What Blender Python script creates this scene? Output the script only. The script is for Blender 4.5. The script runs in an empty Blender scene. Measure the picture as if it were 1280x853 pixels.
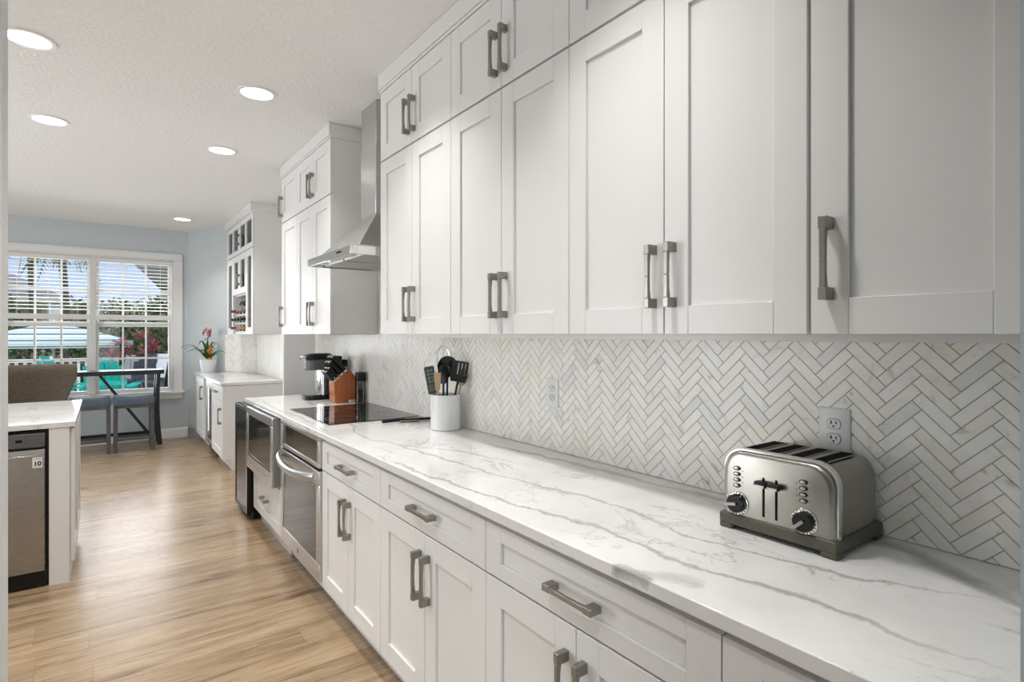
import bpy, bmesh, math, random
from mathutils import Vector, Matrix
C = bpy.context.scene.collection
PI = math.pi
random.seed(7)

# ------------------------------------------------------------------ camera, world, light, exposure
scn = bpy.context.scene
F_PX = 695.0
cam = bpy.data.objects.new('camera', bpy.data.cameras.new('camera')); C.objects.link(cam)
cam.location = (0, 0, 1.413)
cam.rotation_euler = (PI/2, 0, -math.radians(36.325))
cam.data.sensor_width = 36; cam.data.lens = F_PX/1280*36
cam.data.shift_y = -8.5/1280
cam.data.clip_start = 0.01; cam.data.clip_end = 200
scn.camera = cam
vs = scn.view_settings
vs.view_transform = 'Standard'; vs.look = 'None'; vs.gamma = 1; vs.use_curve_mapping = False
vs.exposure = 0.0

world = bpy.data.worlds.new('sky'); scn.world = world; world.use_nodes = True
def world_nodes():
    nt = world.node_tree; nt.nodes.clear()
    N = nt.nodes.new; L = nt.links.new
    out = N('ShaderNodeOutputWorld'); bg = N('ShaderNodeBackground'); tc = N('ShaderNodeTexCoord')
    nz = N('ShaderNodeTexNoise'); nz.inputs['Scale'].default_value = 3.0; nz.inputs['Detail'].default_value = 6
    mp = N('ShaderNodeMapping'); mp.inputs['Scale'].default_value = (1, 1, 2.5)
    cr = N('ShaderNodeValToRGB')
    cr.color_ramp.elements[0].position = 0.42; cr.color_ramp.elements[0].color = (0.55, 0.72, 0.97, 1)
    cr.color_ramp.elements[1].position = 0.60; cr.color_ramp.elements[1].color = (0.95, 0.97, 1.0, 1)
    L(tc.outputs['Generated'], mp.inputs['Vector']); L(mp.outputs[0], nz.inputs['Vector'])
    L(nz.outputs['Fac'], cr.inputs[0]); L(cr.outputs[0], bg.inputs['Color'])
    bg.inputs['Strength'].default_value = 0.95
    L(bg.outputs[0], out.inputs['Surface'])
world_nodes()

def lamp(name, kind, loc, energy, color=(1, 1, 1), size=None, size_y=None, rot=(0, 0, 0), shape=None, spread=None):
    d = bpy.data.lights.new(name, kind); d.energy = energy; d.color = color
    if kind == 'AREA':
        d.shape = shape or ('RECTANGLE' if size_y else 'SQUARE')
        d.size = size
        if size_y: d.size_y = size_y
        if spread: d.spread = spread
    o = bpy.data.objects.new(name, d); C.objects.link(o); o.location = loc; o.rotation_euler = rot
    return o
sun = lamp('sun', 'SUN', (0, -5, 20), 2.0, (1, 0.96, 0.9), rot=(math.radians(32), math.radians(14), 0))
sun.data.angle = math.radians(0.6)
DOWN_E = 5.2; DOWN_N = 6.6
lamp('side_fill', 'AREA', (-4.55, 5.0, 1.25), 210, (0.96, 0.985, 1.0), 4.2, 2.2, rot=(0, -PI/2, 0))  # added light from the left; the sliding door it implies is made up
lamp('daylight_window', 'AREA', (-0.1, 9.15, 1.55), 60, (0.95, 0.98, 1.0), 1.7, 1.7, rot=(-PI/2, 0, 0))
lamp('hall_fill', 'AREA', (-0.8, -2.2, 1.6), 36, (0.94, 0.975, 1.0), 2.4, 2.0, rot=(PI/2, 0, 0))  # fill light added behind the camera to brighten the near cabinets

# ------------------------------------------------------------------ helpers
def tag(o, label=None, cat=None, group=None, kind=None):
    if label: o['label'] = label
    if cat: o['category'] = cat
    if group: o['group'] = group
    if kind: o['kind'] = kind
    return o

class MB:
    """collects faces in world (or root-local) coordinates"""
    def __init__(s): s.v = []; s.f = []; s.at = []
    def add(s, vs_, fs_, a=None):
        n = len(s.v); s.v += [tuple(p) for p in vs_]; s.f += [tuple(i+n for i in f) for f in fs_]
        s.at += [a]*len(fs_)
        return s
    def box(s, x0, x1, y0, y1, z0, z1, M=None):
        P = [Vector((x, y, z)) for z in (z0, z1) for x, y in ((x0, y0), (x1, y0), (x1, y1), (x0, y1))]
        if M is not None: P = [M @ p for p in P]
        return s.add(P, [(0, 3, 2, 1), (4, 5, 6, 7), (0, 1, 5, 4), (1, 2, 6, 5), (2, 3, 7, 6), (3, 0, 4, 7)])
    def prism(s, poly, axis, a0, a1, M=None):
        """poly: 2-D points; axis x -> (y,z), y -> (x,z), z -> (x,y)"""
        def P(p, a):
            q = {'x': (a, p[0], p[1]), 'y': (p[0], a, p[1]), 'z': (p[0], p[1], a)}[axis]
            q = Vector(q); return M @ q if M is not None else q
        n = len(poly); ar = sum(poly[i][0]*poly[(i+1) % n][1]-poly[(i+1) % n][0]*poly[i][1] for i in range(n))
        flip = (ar > 0) != (axis == 'y')   # orientation so that normals face out
        V = [P(p, a0) for p in poly]+[P(p, a1) for p in poly]
        F = [tuple(range(n))[::-1], tuple(range(n, 2*n))]+[(i, (i+1) % n, n+(i+1) % n, n+i) for i in range(n)]
        if not flip: F = [f[::-1] for f in F]
        return s.add(V, F)
    def ring(s, pts_list, close=False, cap=True):
        """loft through a list of equal-length loops"""
        n = len(pts_list[0]); V = [p for l in pts_list for p in l]; F = []
        m = len(pts_list)
        for k in range(m if close else m-1):
            a, b = k*n, ((k+1) % m)*n
            F += [(a+i, a+(i+1) % n, b+(i+1) % n, b+i) for i in range(n)]
        if cap and not close: F += [tuple(range(n))[::-1], tuple(range((m-1)*n, m*n))]
        return s.add(V, F)
    def tube(s, path, r, n=10, close=False, sx=1.0, up=None):
        path = [Vector(p) for p in path]; rs = r if isinstance(r, (list, tuple)) else [r]*len(path)
        L = []; prev = None; m = len(path)
        for i, p in enumerate(path):
            if close: t = path[(i+1) % m]-path[i-1]
            else: t = path[min(i+1, m-1)]-path[max(i-1, 0)]
            t.normalize()
            if prev is None:
                u = Vector(up) if up else (Vector((0, 0, 1)) if abs(t.z) < 0.9 else Vector((1, 0, 0)))
            else: u = prev
            u = (u-t*u.dot(t)).normalized(); w = t.cross(u); prev = u
            L.append([p+rs[i]*(math.cos(2*PI*k/n)*u*sx+math.sin(2*PI*k/n)*w) for k in range(n)])
        return s.ring(L, close)
    def lathe(s, prof, c=(0, 0, 0), n=24, M=None, cap=True):
        L = []
        for r, z in prof:
            l = [Vector((c[0]+r*math.cos(2*PI*k/n), c[1]+r*math.sin(2*PI*k/n), c[2]+z)) for k in range(n)]
            if M is not None: l = [M @ p for p in l]
            L.append(l)
        return s.ring(L, cap=cap)
    def obj(s, name, m, parent=None, bevel=0, seg=2, smooth=True, angle=35, attr=None):
        me = bpy.data.meshes.new(name); o = bpy.data.objects.new(name, me); C.objects.link(o)
        off = Vector((0, 0, 0)); p = parent
        while p is not None: off += p.location; p = p.parent
        me.from_pydata([tuple(Vector(q)-off) for q in s.v], [], s.f)
        me.materials.append(m); me.update()
        b = bmesh.new(); b.from_mesh(me); bmesh.ops.recalc_face_normals(b, faces=b.faces); b.to_mesh(me); b.free()
        if smooth:
            me.polygons.foreach_set('use_smooth', [True]*len(me.polygons)); me.set_sharp_from_angle(angle=math.radians(angle))
        if attr:
            a = me.attributes.new('tone', 'FLOAT', 'FACE'); a.data.foreach_set('value', [x or 0.0 for x in s.at])
        if bevel:
            mo = o.modifiers.new('bevel', 'BEVEL'); mo.width = bevel; mo.segments = seg; mo.limit_method = 'ANGLE'; mo.angle_limit = math.radians(40)
        o.parent = parent
        return o

def thing(name, label, cat, loc=(0, 0, 0), group=None):
    o = bpy.data.objects.new(name, None); C.objects.link(o); o.location = loc; o.empty_display_size = 0.1
    return tag(o, label, cat, group)
def copy_thing(o, loc, label=None):
    """a copy of a thing with copies of its parts and sub-parts"""
    r = o.copy(); C.objects.link(r); r.location = loc
    if label: r['label'] = label
    for ch in list(o.children):
        c = ch.copy(); C.objects.link(c); c.parent = r
        for g in list(ch.children):
            d = g.copy(); C.objects.link(d); d.parent = c
    return r
def struct(o): o['kind'] = 'structure'; return o
def at_face(x, y, z): return Vector((x, y, z))

# ------------------------------------------------------------------ materials
class NT:
    def __init__(s, name):
        s.m = bpy.data.materials.new(name); s.m.use_nodes = True; s.t = s.m.node_tree
        s.b = s.t.nodes['Principled BSDF']; s._c = None
    def n(s, ty, **kw):
        q = s.t.nodes.new('ShaderNode'+ty)
        for k, v in kw.items():
            if k in q.inputs: q.inputs[k].default_value = v
            else: setattr(q, k, v)
        return q
    def l(s, a, b): s.t.links.new(a, b)
    def co(s):
        if s._c is None:
            g = s.n('NewGeometry'); s._c = g.outputs['Position']
        return s._c
    def obco(s):
        return s.n('TexCoord').outputs['Object']
    def mapped(s, scale=(1, 1, 1), rot=(0, 0, 0), loc=(0, 0, 0), src=None):
        m = s.n('Mapping'); m.inputs['Scale'].default_value = scale; m.inputs['Rotation'].default_value = rot; m.inputs['Location'].default_value = loc
        s.l(src or s.co(), m.inputs['Vector']); return m.outputs[0]
    def noise(s, vec, scale, detail=4, rough=0.5, dist=0):
        q = s.n('TexNoise', Scale=scale, Detail=detail, Roughness=rough, Distortion=dist); s.l(vec, q.inputs['Vector']); return q.outputs['Fac']
    def math(s, op, a, b=None, c=None, clamp=False):
        q = s.n('Math', operation=op); q.use_clamp = clamp
        for i, x in enumerate((a, b, c)):
            if x is None: continue
            if isinstance(x, (int, float)): q.inputs[i].default_value = x
            else: s.l(x, q.inputs[i])
        return q.outputs[0]
    def ramp(s, fac, stops, interp='LINEAR'):
        q = s.n('ValToRGB'); r = q.color_ramp; r.interpolation = interp
        while len(r.elements) < len(stops): r.elements.new(0.5)
        for e, (p, c) in zip(r.elements, stops):
            e.position = p; e.color = (*c, 1) if len(c) == 3 else c
        s.l(fac, q.inputs[0]); return q.outputs[0]
    def mix(s, fac, a, b, blend='MIX'):
        q = s.n('Mix', data_type='RGBA', blend_type=blend)
        for i, x in ((0, fac), (6, a), (7, b)):
            if isinstance(x, (int, float)): q.inputs[i].default_value = x
            elif isinstance(x, tuple): q.inputs[i].default_value = (*x, 1)
            else: s.l(x, q.inputs[i])
        return q.outputs[2]
    def bump(s, h, strength=0.3, dist=0.01):
        q = s.n('Bump', Strength=strength, Distance=dist); s.l(h, q.inputs['Height']); s.l(q.outputs[0], s.b.inputs['Normal'])
    def set(s, col=None, rough=None, metal=None, **kw):
        for k, x in (('Base Color', col), ('Roughness', rough), ('Metallic', metal)):
            if x is None: continue
            if isinstance(x, tuple): s.b.inputs[k].default_value = (*x, 1)
            elif isinstance(x, (int, float)): s.b.inputs[k].default_value = x
            else: s.l(x, s.b.inputs[k])
        for k, x in kw.items(): s.b.inputs[k].default_value = x
        return s

def plain(name, col, rough=0.5, metal=0.0, vary=0.06, scale=30, bump=0.0, **kw):
    t = NT(name)
    f = t.noise(t.obco(), scale, 3)
    c = t.ramp(f, [(0.3, tuple(x*(1-vary) for x in col)), (0.7, tuple(min(1, x*(1+vary)) for x in col))])
    t.set(c, rough, metal, **kw)
    if bump: t.bump(f, bump, 0.004)
    return t.m

def metal(name, col, rough, axis=(1, 1, 60), amp=0.12, bump=0.02):
    t = NT(name)
    f = t.noise(t.mapped(axis, src=t.obco()), 12, 4, 0.6)
    c = t.ramp(f, [(0.25, tuple(x*(1-amp) for x in col)), (0.75, tuple(min(1, x*(1+amp)) for x in col))])
    r = t.math('MULTIPLY_ADD', f, 0.16, rough-0.08)
    t.set(c, r, 1.0)
    if bump: t.bump(f, bump, 0.002)
    return t.m

def emit(name, col, strength):
    t = NT(name); t.set(col, 0.4); t.b.inputs['Emission Color'].default_value = (*col, 1); t.b.inputs['Emission Strength'].default_value = strength
    return t.m

def glass(name, tint=(1, 1, 1), gloss=0.08, rough=0.02):
    m = bpy.data.materials.new(name); m.use_nodes = True; nt = m.node_tree; nt.nodes.clear()
    o = nt.nodes.new('ShaderNodeOutputMaterial'); a = nt.nodes.new('ShaderNodeBsdfTransparent'); a.inputs[0].default_value = (*tint, 1)
    g = nt.nodes.new('ShaderNodeBsdfGlossy'); g.inputs['Roughness'].default_value = rough
    fr = nt.nodes.new('ShaderNodeFresnel'); fr.inputs['IOR'].default_value = 1.35
    mx = nt.nodes.new('ShaderNodeMixShader')
    nt.links.new(fr.outputs[0], mx.inputs[0]); nt.links.new(a.outputs[0], mx.inputs[1]); nt.links.new(g.outputs[0], mx.inputs[2]); nt.links.new(mx.outputs[0], o.inputs[0])
    return m

def mat_floor():
    t = NT('oak_plank_floor'); p = t.co()
    sep = t.n('SeparateXYZ'); t.l(p, sep.inputs[0]); x, y = sep.outputs[0], sep.outputs[1]
    W, LEN = 0.185, 1.5
    ry = t.math('DIVIDE', y, W); row = t.math('FLOOR', ry)
    wn = t.n('TexWhiteNoise', noise_dimensions='1D'); t.l(row, wn.inputs['W'])
    xs = t.math('ADD', t.math('DIVIDE', x, LEN), t.math('MULTIPLY', wn.outputs['Value'], 7.31))
    col = t.math('FLOOR', xs)
    cv = t.n('CombineXYZ'); t.l(row, cv.inputs[0]); t.l(col, cv.inputs[1])
    wid = t.n('TexWhiteNoise', noise_dimensions='2D'); t.l(cv.outputs[0], wid.inputs['Vector']); rnd = wid.outputs['Value']
    off = t.n('CombineXYZ'); t.l(t.math('MULTIPLY', rnd, 37.0), off.inputs[0]); t.l(t.math('MULTIPLY', rnd, 11.0), off.inputs[1])
    va = t.n('VectorMath', operation='ADD'); t.l(p, va.inputs[0]); t.l(off.outputs[0], va.inputs[1])
    g1 = t.noise(t.mapped((0.9, 9, 1), src=va.outputs[0]), 1.6, 6, 0.6, 0.6)
    g2 = t.noise(t.mapped((2.0, 70, 1), src=va.outputs[0]), 2.0, 4, 0.6)
    base = t.ramp(g1, [(0.28, (0.135, 0.085, 0.047)), (0.46, (0.32, 0.222, 0.133)), (0.74, (0.47, 0.355, 0.235))])
    fine = t.ramp(g2, [(0.30, (0.80, 0.78, 0.75)), (0.55, (1, 1, 1))])
    c = t.mix(1.0, base, fine, 'MULTIPLY')
    tone = t.ramp(rnd, [(0, (0.84, 0.82, 0.80)), (1, (1.08, 1.07, 1.06))])
    c = t.mix(1.0, c, tone, 'MULTIPLY')
    fy = t.math('ABSOLUTE', t.math('SUBTRACT', t.math('FRACT', ry), 0.5)); fx = t.math('ABSOLUTE', t.math('SUBTRACT', t.math('FRACT', xs), 0.5))
    sy = t.math('GREATER_THAN', fy, 0.4945); sx = t.math('GREATER_THAN', fx, 0.4988)
    seam = t.math('MAXIMUM', sy, sx)
    c = t.mix(t.math('MULTIPLY', seam, 0.45), c, (0.12, 0.08, 0.05))
    r = t.math('MULTIPLY_ADD', g2, 0.16, 0.20)
    t.set(c, r); t.bump(t.math('SUBTRACT', g2, t.math('MULTIPLY', seam, 2.0)), 0.05, 0.003)
    return t.m

def mat_quartz(name='white_veined_quartz', veins=True):
    t = NT(name); p = t.co()
    sep = t.n('SeparateXYZ'); t.l(p, sep.inputs[0]); x, y, z = sep.outputs
    wob = t.math('MULTIPLY', t.math('SUBTRACT', t.noise(p, 9, 5, 0.6), 0.5), 0.075)
    wid = t.noise(p, 6, 3)
    xx = t.math('ADD', t.math('ADD', x, wob), t.math('MULTIPLY', t.math('SUBTRACT', z, 0.914), 0.6))
    hf = t.math('MULTIPLY', t.math('SUBTRACT', t.noise(p, 60, 4, 0.7), 0.5), 0.016)
    xx = t.math('ADD', xx, hf)
    total = None
    def vein(pts, w, amt):
        nonlocal total
        q = t.n('FloatCurve'); cu = q.mapping.curves[0]
        P = sorted((yy, (X-0.8)/0.9) for X, yy in pts)
        y0, y1 = P[0][0], P[-1][0]
        cu.points[0].location = (0, P[0][1]); cu.points[1].location = (1, P[-1][1])
        for yy, X in P[1:-1]: cu.points.new((yy-y0)/(y1-y0), X)
        q.mapping.update()
        u = t.math('DIVIDE', t.math('SUBTRACT', y, y0), y1-y0)
        t.l(u, q.inputs['Value'])
        d = t.math('ABSOLUTE', t.math('SUBTRACT', xx, t.math('MULTIPLY_ADD', q.outputs[0], 0.9, 0.8)))
        ww = t.math('MULTIPLY', t.math('POWER', wid, 1.6), w*4.0)
        taper = t.math('MULTIPLY', t.math('MULTIPLY', u, t.math('SUBTRACT', 1.0, u)), 8.0, clamp=True)
        ww = t.math('MAXIMUM', t.math('MULTIPLY', ww, taper), 0.0002)
        a = t.math('SUBTRACT', 1.0, t.math('DIVIDE', d, ww), clamp=True)
        a = t.math('MULTIPLY', t.math('POWER', a, 0.6), taper)
        inside = t.math('MULTIPLY', t.math('GREATER_THAN', u, 0.0), t.math('LESS_THAN', u, 1.0))
        a = t.math('MULTIPLY', t.math('MULTIPLY', a, inside), amt)
        total = a if total is None else t.math('MAXIMUM', total, a)
    if veins:
        vein([(0.90, 2.3), (0.93, 1.7), (0.97, 1.31), (1.016, 1.10), (1.032, 0.95), (1.02, 0.79), (1.027, 0.68), (1.056, 0.566), (1.076, 0.446), (1.057, 0.352), (1.065, 0.272), (1.10, 0.16)], 0.008, 0.8)
        vein([(1.06, 2.6), (1.10, 1.9), (1.146, 1.47), (1.189, 1.22), (1.194, 0.986), (1.164, 0.826), (1.191, 0.743), (1.209, 0.648), (1.235, 0.512), (1.284, 0.44), (1.336, 0.31), (1.40, 0.16)], 0.007, 0.75)
        vein([(1.36, 2.3), (1.42, 1.97), (1.467, 1.58), (1.481, 1.25), (1.50, 0.98), (1.503, 0.544), (1.455, 0.42), (1.392, 0.339), (1.33, 0.16)], 0.017, 0.7)
        vein([(0.89, 0.80), (0.92, 0.76), (0.946, 0.72), (0.944, 0.65)], 0.016, 0.5)
        vein([(1.30, 4.7), (1.22, 4.2), (1.10, 3.0), (1.02, 2.6), (1.09, 2.3), (1.22, 2.05), (1.28, 1.8), (1.31, 1.5)], 0.010, 0.55)
        vein([(1.0, 4.7), (0.93, 4.0), (0.95, 3.3), (0.90, 2.7)], 0.009, 0.5)
    if veins:
        vein([(1.515, 0.62), (1.50, 0.53), (1.455, 0.42), (1.392, 0.339), (1.33, 0.16)], 0.024, 0.8)
        vein([(0.884, 0.85), (0.892, 0.80), (0.903, 0.73)], 0.012, 1.0)
    st = t.mapped((1.5, 0.6, 1.5), rot=(0, 0, 0.25))
    n1 = t.noise(st, 3.2, 8, 0.62, 0.8)
    fine = t.math('SUBTRACT', 1.0, t.math('MULTIPLY', t.math('ABSOLUTE', t.math('SUBTRACT', n1, 0.5)), 70), clamp=True)
    msk = t.ramp(t.noise(p, 3.0, 3), [(0.45, (0, 0, 0)), (0.62, (1, 1, 1))])
    fine = t.math('MULTIPLY', t.math('MULTIPLY', fine, msk), 0.65)
    total = fine if total is None else t.math('MAXIMUM', total, fine)
    # dark flecks gathered beside the veins
    fl = t.ramp(t.noise(t.mapped((1.3, 0.8, 1.3)), 26, 5, 0.7, 1.5), [(0.63, (0, 0, 0)), (0.69, (1, 1, 1))])
    fl = t.math('MULTIPLY', t.math('MULTIPLY', fl, t.ramp(t.noise(p, 4.5, 2), [(0.52, (0, 0, 0)), (0.64, (1, 1, 1))])), 0.8)
    cloud = t.ramp(t.noise(p, 2.5, 5, 0.6), [(0.35, (0.70, 0.69, 0.675)), (0.65, (0.83, 0.825, 0.815))])
    c = t.mix(total, cloud, (0.33, 0.32, 0.305))
    c = t.mix(fl, c, (0.16, 0.155, 0.15))
    t.set(c, 0.11); return t.m

def mat_tile():
    t = NT('marble_mosaic_tile'); p = t.co()
    at = t.n('Attribute', attribute_name='tone'); f = at.outputs['Fac']
    cv = t.n('CombineXYZ')
    for i, k in enumerate((13.0, 29.0, 47.0)): t.l(t.math('MULTIPLY', f, k), cv.inputs[i])
    va = t.n('VectorMath', operation='ADD'); t.l(p, va.inputs[0]); t.l(cv.outputs[0], va.inputs[1])
    n1 = t.noise(va.outputs[0], 11, 6, 0.65, 0.9)
    n2 = t.noise(p, 2.0, 4, 0.6)
    base = t.ramp(f, [(0, (0.86, 0.825, 0.755)), (0.5, (0.90, 0.88, 0.84)), (0.85, (0.88, 0.87, 0.845)), (1, (0.76, 0.755, 0.745))])
    v = t.ramp(n1, [(0.27, (0.40, 0.40, 0.41)), (0.36, (0.90, 0.90, 0.90)), (0.48, (1, 1, 1)), (0.62, (1, 1, 1)), (0.70, (0.66, 0.66, 0.67))])
    sp = t.ramp(t.noise(va.outputs[0], 38, 3, 0.6), [(0.70, (1, 1, 1)), (0.76, (0.45, 0.44, 0.43))])
    v = t.mix(1.0, v, sp, 'MULTIPLY')
    c = t.mix(t.math('MULTIPLY', t.ramp(n2, [(0.36, (0.25, 0.25, 0.25)), (0.58, (1, 1, 1))]), 0.95), base, t.mix(1.0, base, v, 'MULTIPLY'))
    t.set(c, 0.32); return t.m

def mat_ceiling():
    t = NT('knockdown_ceiling'); n = t.noise(t.co(), 45, 5, 0.6, 0.4)
    h = t.ramp(n, [(0.45, (0, 0, 0)), (0.62, (1, 1, 1))])
    t.set((0.87, 0.87, 0.86), 0.9); t.bump(h, 0.45, 0.005); return t.m

def mat_wood(name, a, b, axis=(1, 12, 12), rough=0.45, scale=4):
    t = NT(name); n = t.noise(t.mapped(axis, src=t.obco()), scale, 6, 0.6, 0.8)
    t.set(t.ramp(n, [(0.3, a), (0.7, b)]), rough); t.bump(n, 0.08, 0.002); return t.m

def mat_weave(name, a, b, scale=900, rough=0.9):
    t = NT(name); p = t.obco(); n = t.noise(p, scale*0.25, 2); m = t.noise(t.mapped((1, 1, 6), src=p), 60, 3)
    f = t.math('MULTIPLY_ADD', m, 0.5, t.math('MULTIPLY', n, 0.5))
    t.set(t.ramp(f, [(0.38, a), (0.62, b)]), rough); t.bump(n, 0.3, 0.002); return t.m

def mat_stripes():
    t = NT('striped_umbrella_canvas'); sep = t.n('SeparateXYZ'); t.l(t.obco(), sep.inputs[0])
    f = t.math('FRACT', t.math('MULTIPLY', sep.outputs[2], 7.6))
    t.set(t.ramp(f, [(0, (0.78, 0.88, 0.86)), (0.30, (0.80, 0.86, 0.86)), (0.32, (0.12, 0.20, 0.27)), (0.50, (0.12, 0.20, 0.27)), (0.58, (0.86, 0.9, 0.9)), (0.74, (0.40, 0.66, 0.64)), (0.9, (0.8, 0.88, 0.87))], 'CONSTANT'), 0.8)
    return t.m

def mat_leaf(name, a, b, scale=3.0):
    t = NT(name); g = t.n('Attribute', attribute_name='tone')
    n = t.math('MULTIPLY_ADD', t.noise(t.co(), scale, 3), 0.5, t.math('MULTIPLY', g.outputs['Fac'], 0.5))
    t.set(t.ramp(n, [(0.25, a), (0.75, b)]), 0.55); return t.m

M = {}
M['cab'] = plain('white_cabinet_paint', (0.765, 0.76, 0.75), 0.38, vary=0.01, scale=4)
M['dark'] = plain('shadow_gap_board', (0.10, 0.10, 0.10), 0.7)
M['nickel'] = metal('brushed_nickel', (0.31, 0.30, 0.275), 0.34, (60, 60, 1), 0.15)
M['steel'] = metal('stainless_steel', (0.60, 0.60, 0.595), 0.30, (1, 1, 80), 0.03)
M['steelh'] = metal('brushed_steel', (0.52, 0.51, 0.49), 0.34, (1, 80, 80), 0.05)
M['toast'] = metal('toaster_steel', (0.35, 0.335, 0.305), 0.30, (40, 1, 1), 0.08)
M['chrome'] = metal('polished_chrome', (0.78, 0.78, 0.77), 0.14, amp=0.03, bump=0)
M['dwsteel'] = metal('dishwasher_steel', (0.34, 0.32, 0.30), 0.28, (1, 1, 90), 0.12)
M['dwtop'] = plain('dark_control_grey', (0.10, 0.10, 0.105), 0.4)
M['bglass'] = plain('black_glass', (0.012, 0.012, 0.013), 0.06, vary=0.02)
M['oglass'] = plain('oven_door_glass', (0.022, 0.022, 0.028), 0.08, vary=0.05)
M['black'] = plain('black_plastic', (0.008, 0.008, 0.008), 0.38, **{'Specular IOR Level': 0.3})
M['blackshine'] = plain('glossy_black_plastic', (0.007, 0.007, 0.007), 0.18, **{'Specular IOR Level': 0.35})
M['grey'] = plain('grey_plastic', (0.20, 0.20, 0.20), 0.5)
M['olive'] = plain('toaster_base_plastic', (0.085, 0.082, 0.06), 0.5)
M['white'] = plain('white_plastic', (0.74, 0.75, 0.74), 0.35, vary=0.01)
M['ceram'] = plain('white_glazed_ceramic', (0.80, 0.81, 0.82), 0.14, vary=0.01)
M['trim'] = plain('white_trim_paint', (0.80, 0.80, 0.79), 0.42, vary=0.01, scale=5)
M['vinyl'] = plain('white_window_vinyl', (0.74, 0.73, 0.71), 0.45, vary=0.01)
M['slat'] = plain('white_blind_slat', (0.80, 0.79, 0.76), 0.5, vary=0.01)
M['wall'] = plain('pale_blue_grey_paint', (0.555, 0.60, 0.612), 0.75, vary=0.02, scale=60, bump=0.04)
M['wallblue'] = plain('blue_grey_paint', (0.42, 0.49, 0.53), 0.75, vary=0.02, scale=60, bump=0.04)
M['wallw'] = plain('warm_white_paint', (0.72, 0.72, 0.71), 0.7, vary=0.02, scale=60, bump=0.04)
M['ceil'] = mat_ceiling(); M['floor'] = mat_floor(); M['quartz'] = mat_quartz(); M['quartz2'] = mat_quartz('pale_veined_quartz', False)
M['tile'] = mat_tile()
M['grout'] = plain('tan_grout', (0.50, 0.44, 0.33), 0.85)
M['lamp'] = emit('downlight_diffuser', (1.0, 0.98, 0.94), 5.0)
M['glass'] = glass('window_glass'); M['cglass'] = glass('cabinet_glass', (0.80, 0.82, 0.82)); M['jar'] = glass('clear_jar_glass', (0.85, 0.87, 0.87))
M['orange'] = mat_wood('orange_cherry_wood', (0.33, 0.085, 0.018), (0.48, 0.145, 0.035), (6, 6, 1), 0.32)
M['woodlt'] = mat_wood('pale_beech_wood', (0.42, 0.29, 0.16), (0.62, 0.47, 0.30), (10, 10, 1), 0.55)
M['grwood'] = mat_wood('weathered_grey_wood', (0.045, 0.043, 0.042), (0.12, 0.115, 0.11), (2, 14, 2), 0.55)
M['dkwood'] = mat_wood('charcoal_stained_wood', (0.010, 0.0115, 0.014), (0.026, 0.029, 0.035), (1, 14, 14), 0.42)
M['brown'] = mat_weave('brown_tweed_fabric', (0.05, 0.036, 0.024), (0.15, 0.112, 0.078))
M['bluegrey'] = mat_weave('blue_grey_upholstery', (0.055, 0.072, 0.10), (0.12, 0.15, 0.19))
M['stripe'] = mat_stripes()
M['leafdk'] = mat_leaf('dark_green_leaves', (0.03, 0.055, 0.022), (0.17, 0.23, 0.10))
M['leaflt'] = mat_leaf('light_green_leaves', (0.08, 0.12, 0.045), (0.38, 0.43, 0.21))
M['orchleaf'] = mat_leaf('orchid_leaf_green', (0.02, 0.09, 0.015), (0.06, 0.18, 0.03))
M['redleaf'] = mat_leaf('red_ti_leaves', (0.35, 0.03, 0.06), (0.85, 0.30, 0.32))
M['pink'] = plain('coral_pink_petals', (0.62, 0.16, 0.17), 0.5, vary=0.2)
M['amber'] = plain('amber_orange_bract', (0.75, 0.27, 0.02), 0.5)
M['bark'] = mat_wood('dark_bark', (0.05, 0.04, 0.035), (0.13, 0.11, 0.09), (8, 8, 1), 0.9)
M['teal'] = plain('teal_painted_wood', (0.0, 0.50, 0.44), 0.45)
M['slate'] = plain('slate_grey_paint', (0.13, 0.15, 0.19), 0.5)
M['deck'] = plain('pale_concrete_paving', (0.62, 0.60, 0.56), 0.8, vary=0.08, scale=3)
M['lawn'] = plain('lawn_grass', (0.16, 0.24, 0.06), 0.9, vary=0.3, scale=5)
M['roof'] = plain('grey_shingles', (0.23, 0.23, 0.26), 0.85, vary=0.15, scale=8)
M['stucco'] = plain('pale_stucco', (0.62, 0.60, 0.56), 0.85)
M['eave'] = plain('grey_soffit_boards', (0.42, 0.42, 0.45), 0.8)
M['towel'] = mat_weave('pale_towel', (0.5, 0.53, 0.6), (0.75, 0.77, 0.82))
M['sign'] = plain('white_sticker_paper', (0.80, 0.80, 0.78), 0.5)
M['ink'] = plain('black_ink', (0.012, 0.012, 0.012), 0.9)
M['ink'].node_tree.nodes['Principled BSDF'].inputs['Specular IOR Level'].default_value = 0.05
M['art'] = None
def mat_art():
    t = NT('pale_grey_painted_canvas'); p = t.co(); sep = t.n('SeparateXYZ'); t.l(p, sep.inputs[0])
    n = t.math('MULTIPLY_ADD', t.noise(t.mapped((2, 2, 0.7)), 6, 6, 0.6, 1.0), 0.35, sep.outputs[2])
    t.set(t.ramp(t.math('MULTIPLY', t.math('SUBTRACT', n, 1.5), 0.8), [(0.30, (0.16, 0.16, 0.16)), (0.48, (0.30, 0.30, 0.30)), (0.52, (0.66, 0.65, 0.64)), (0.9, (0.75, 0.74, 0.73))]), 0.7)
    return t.m
M['art'] = mat_art()

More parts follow.
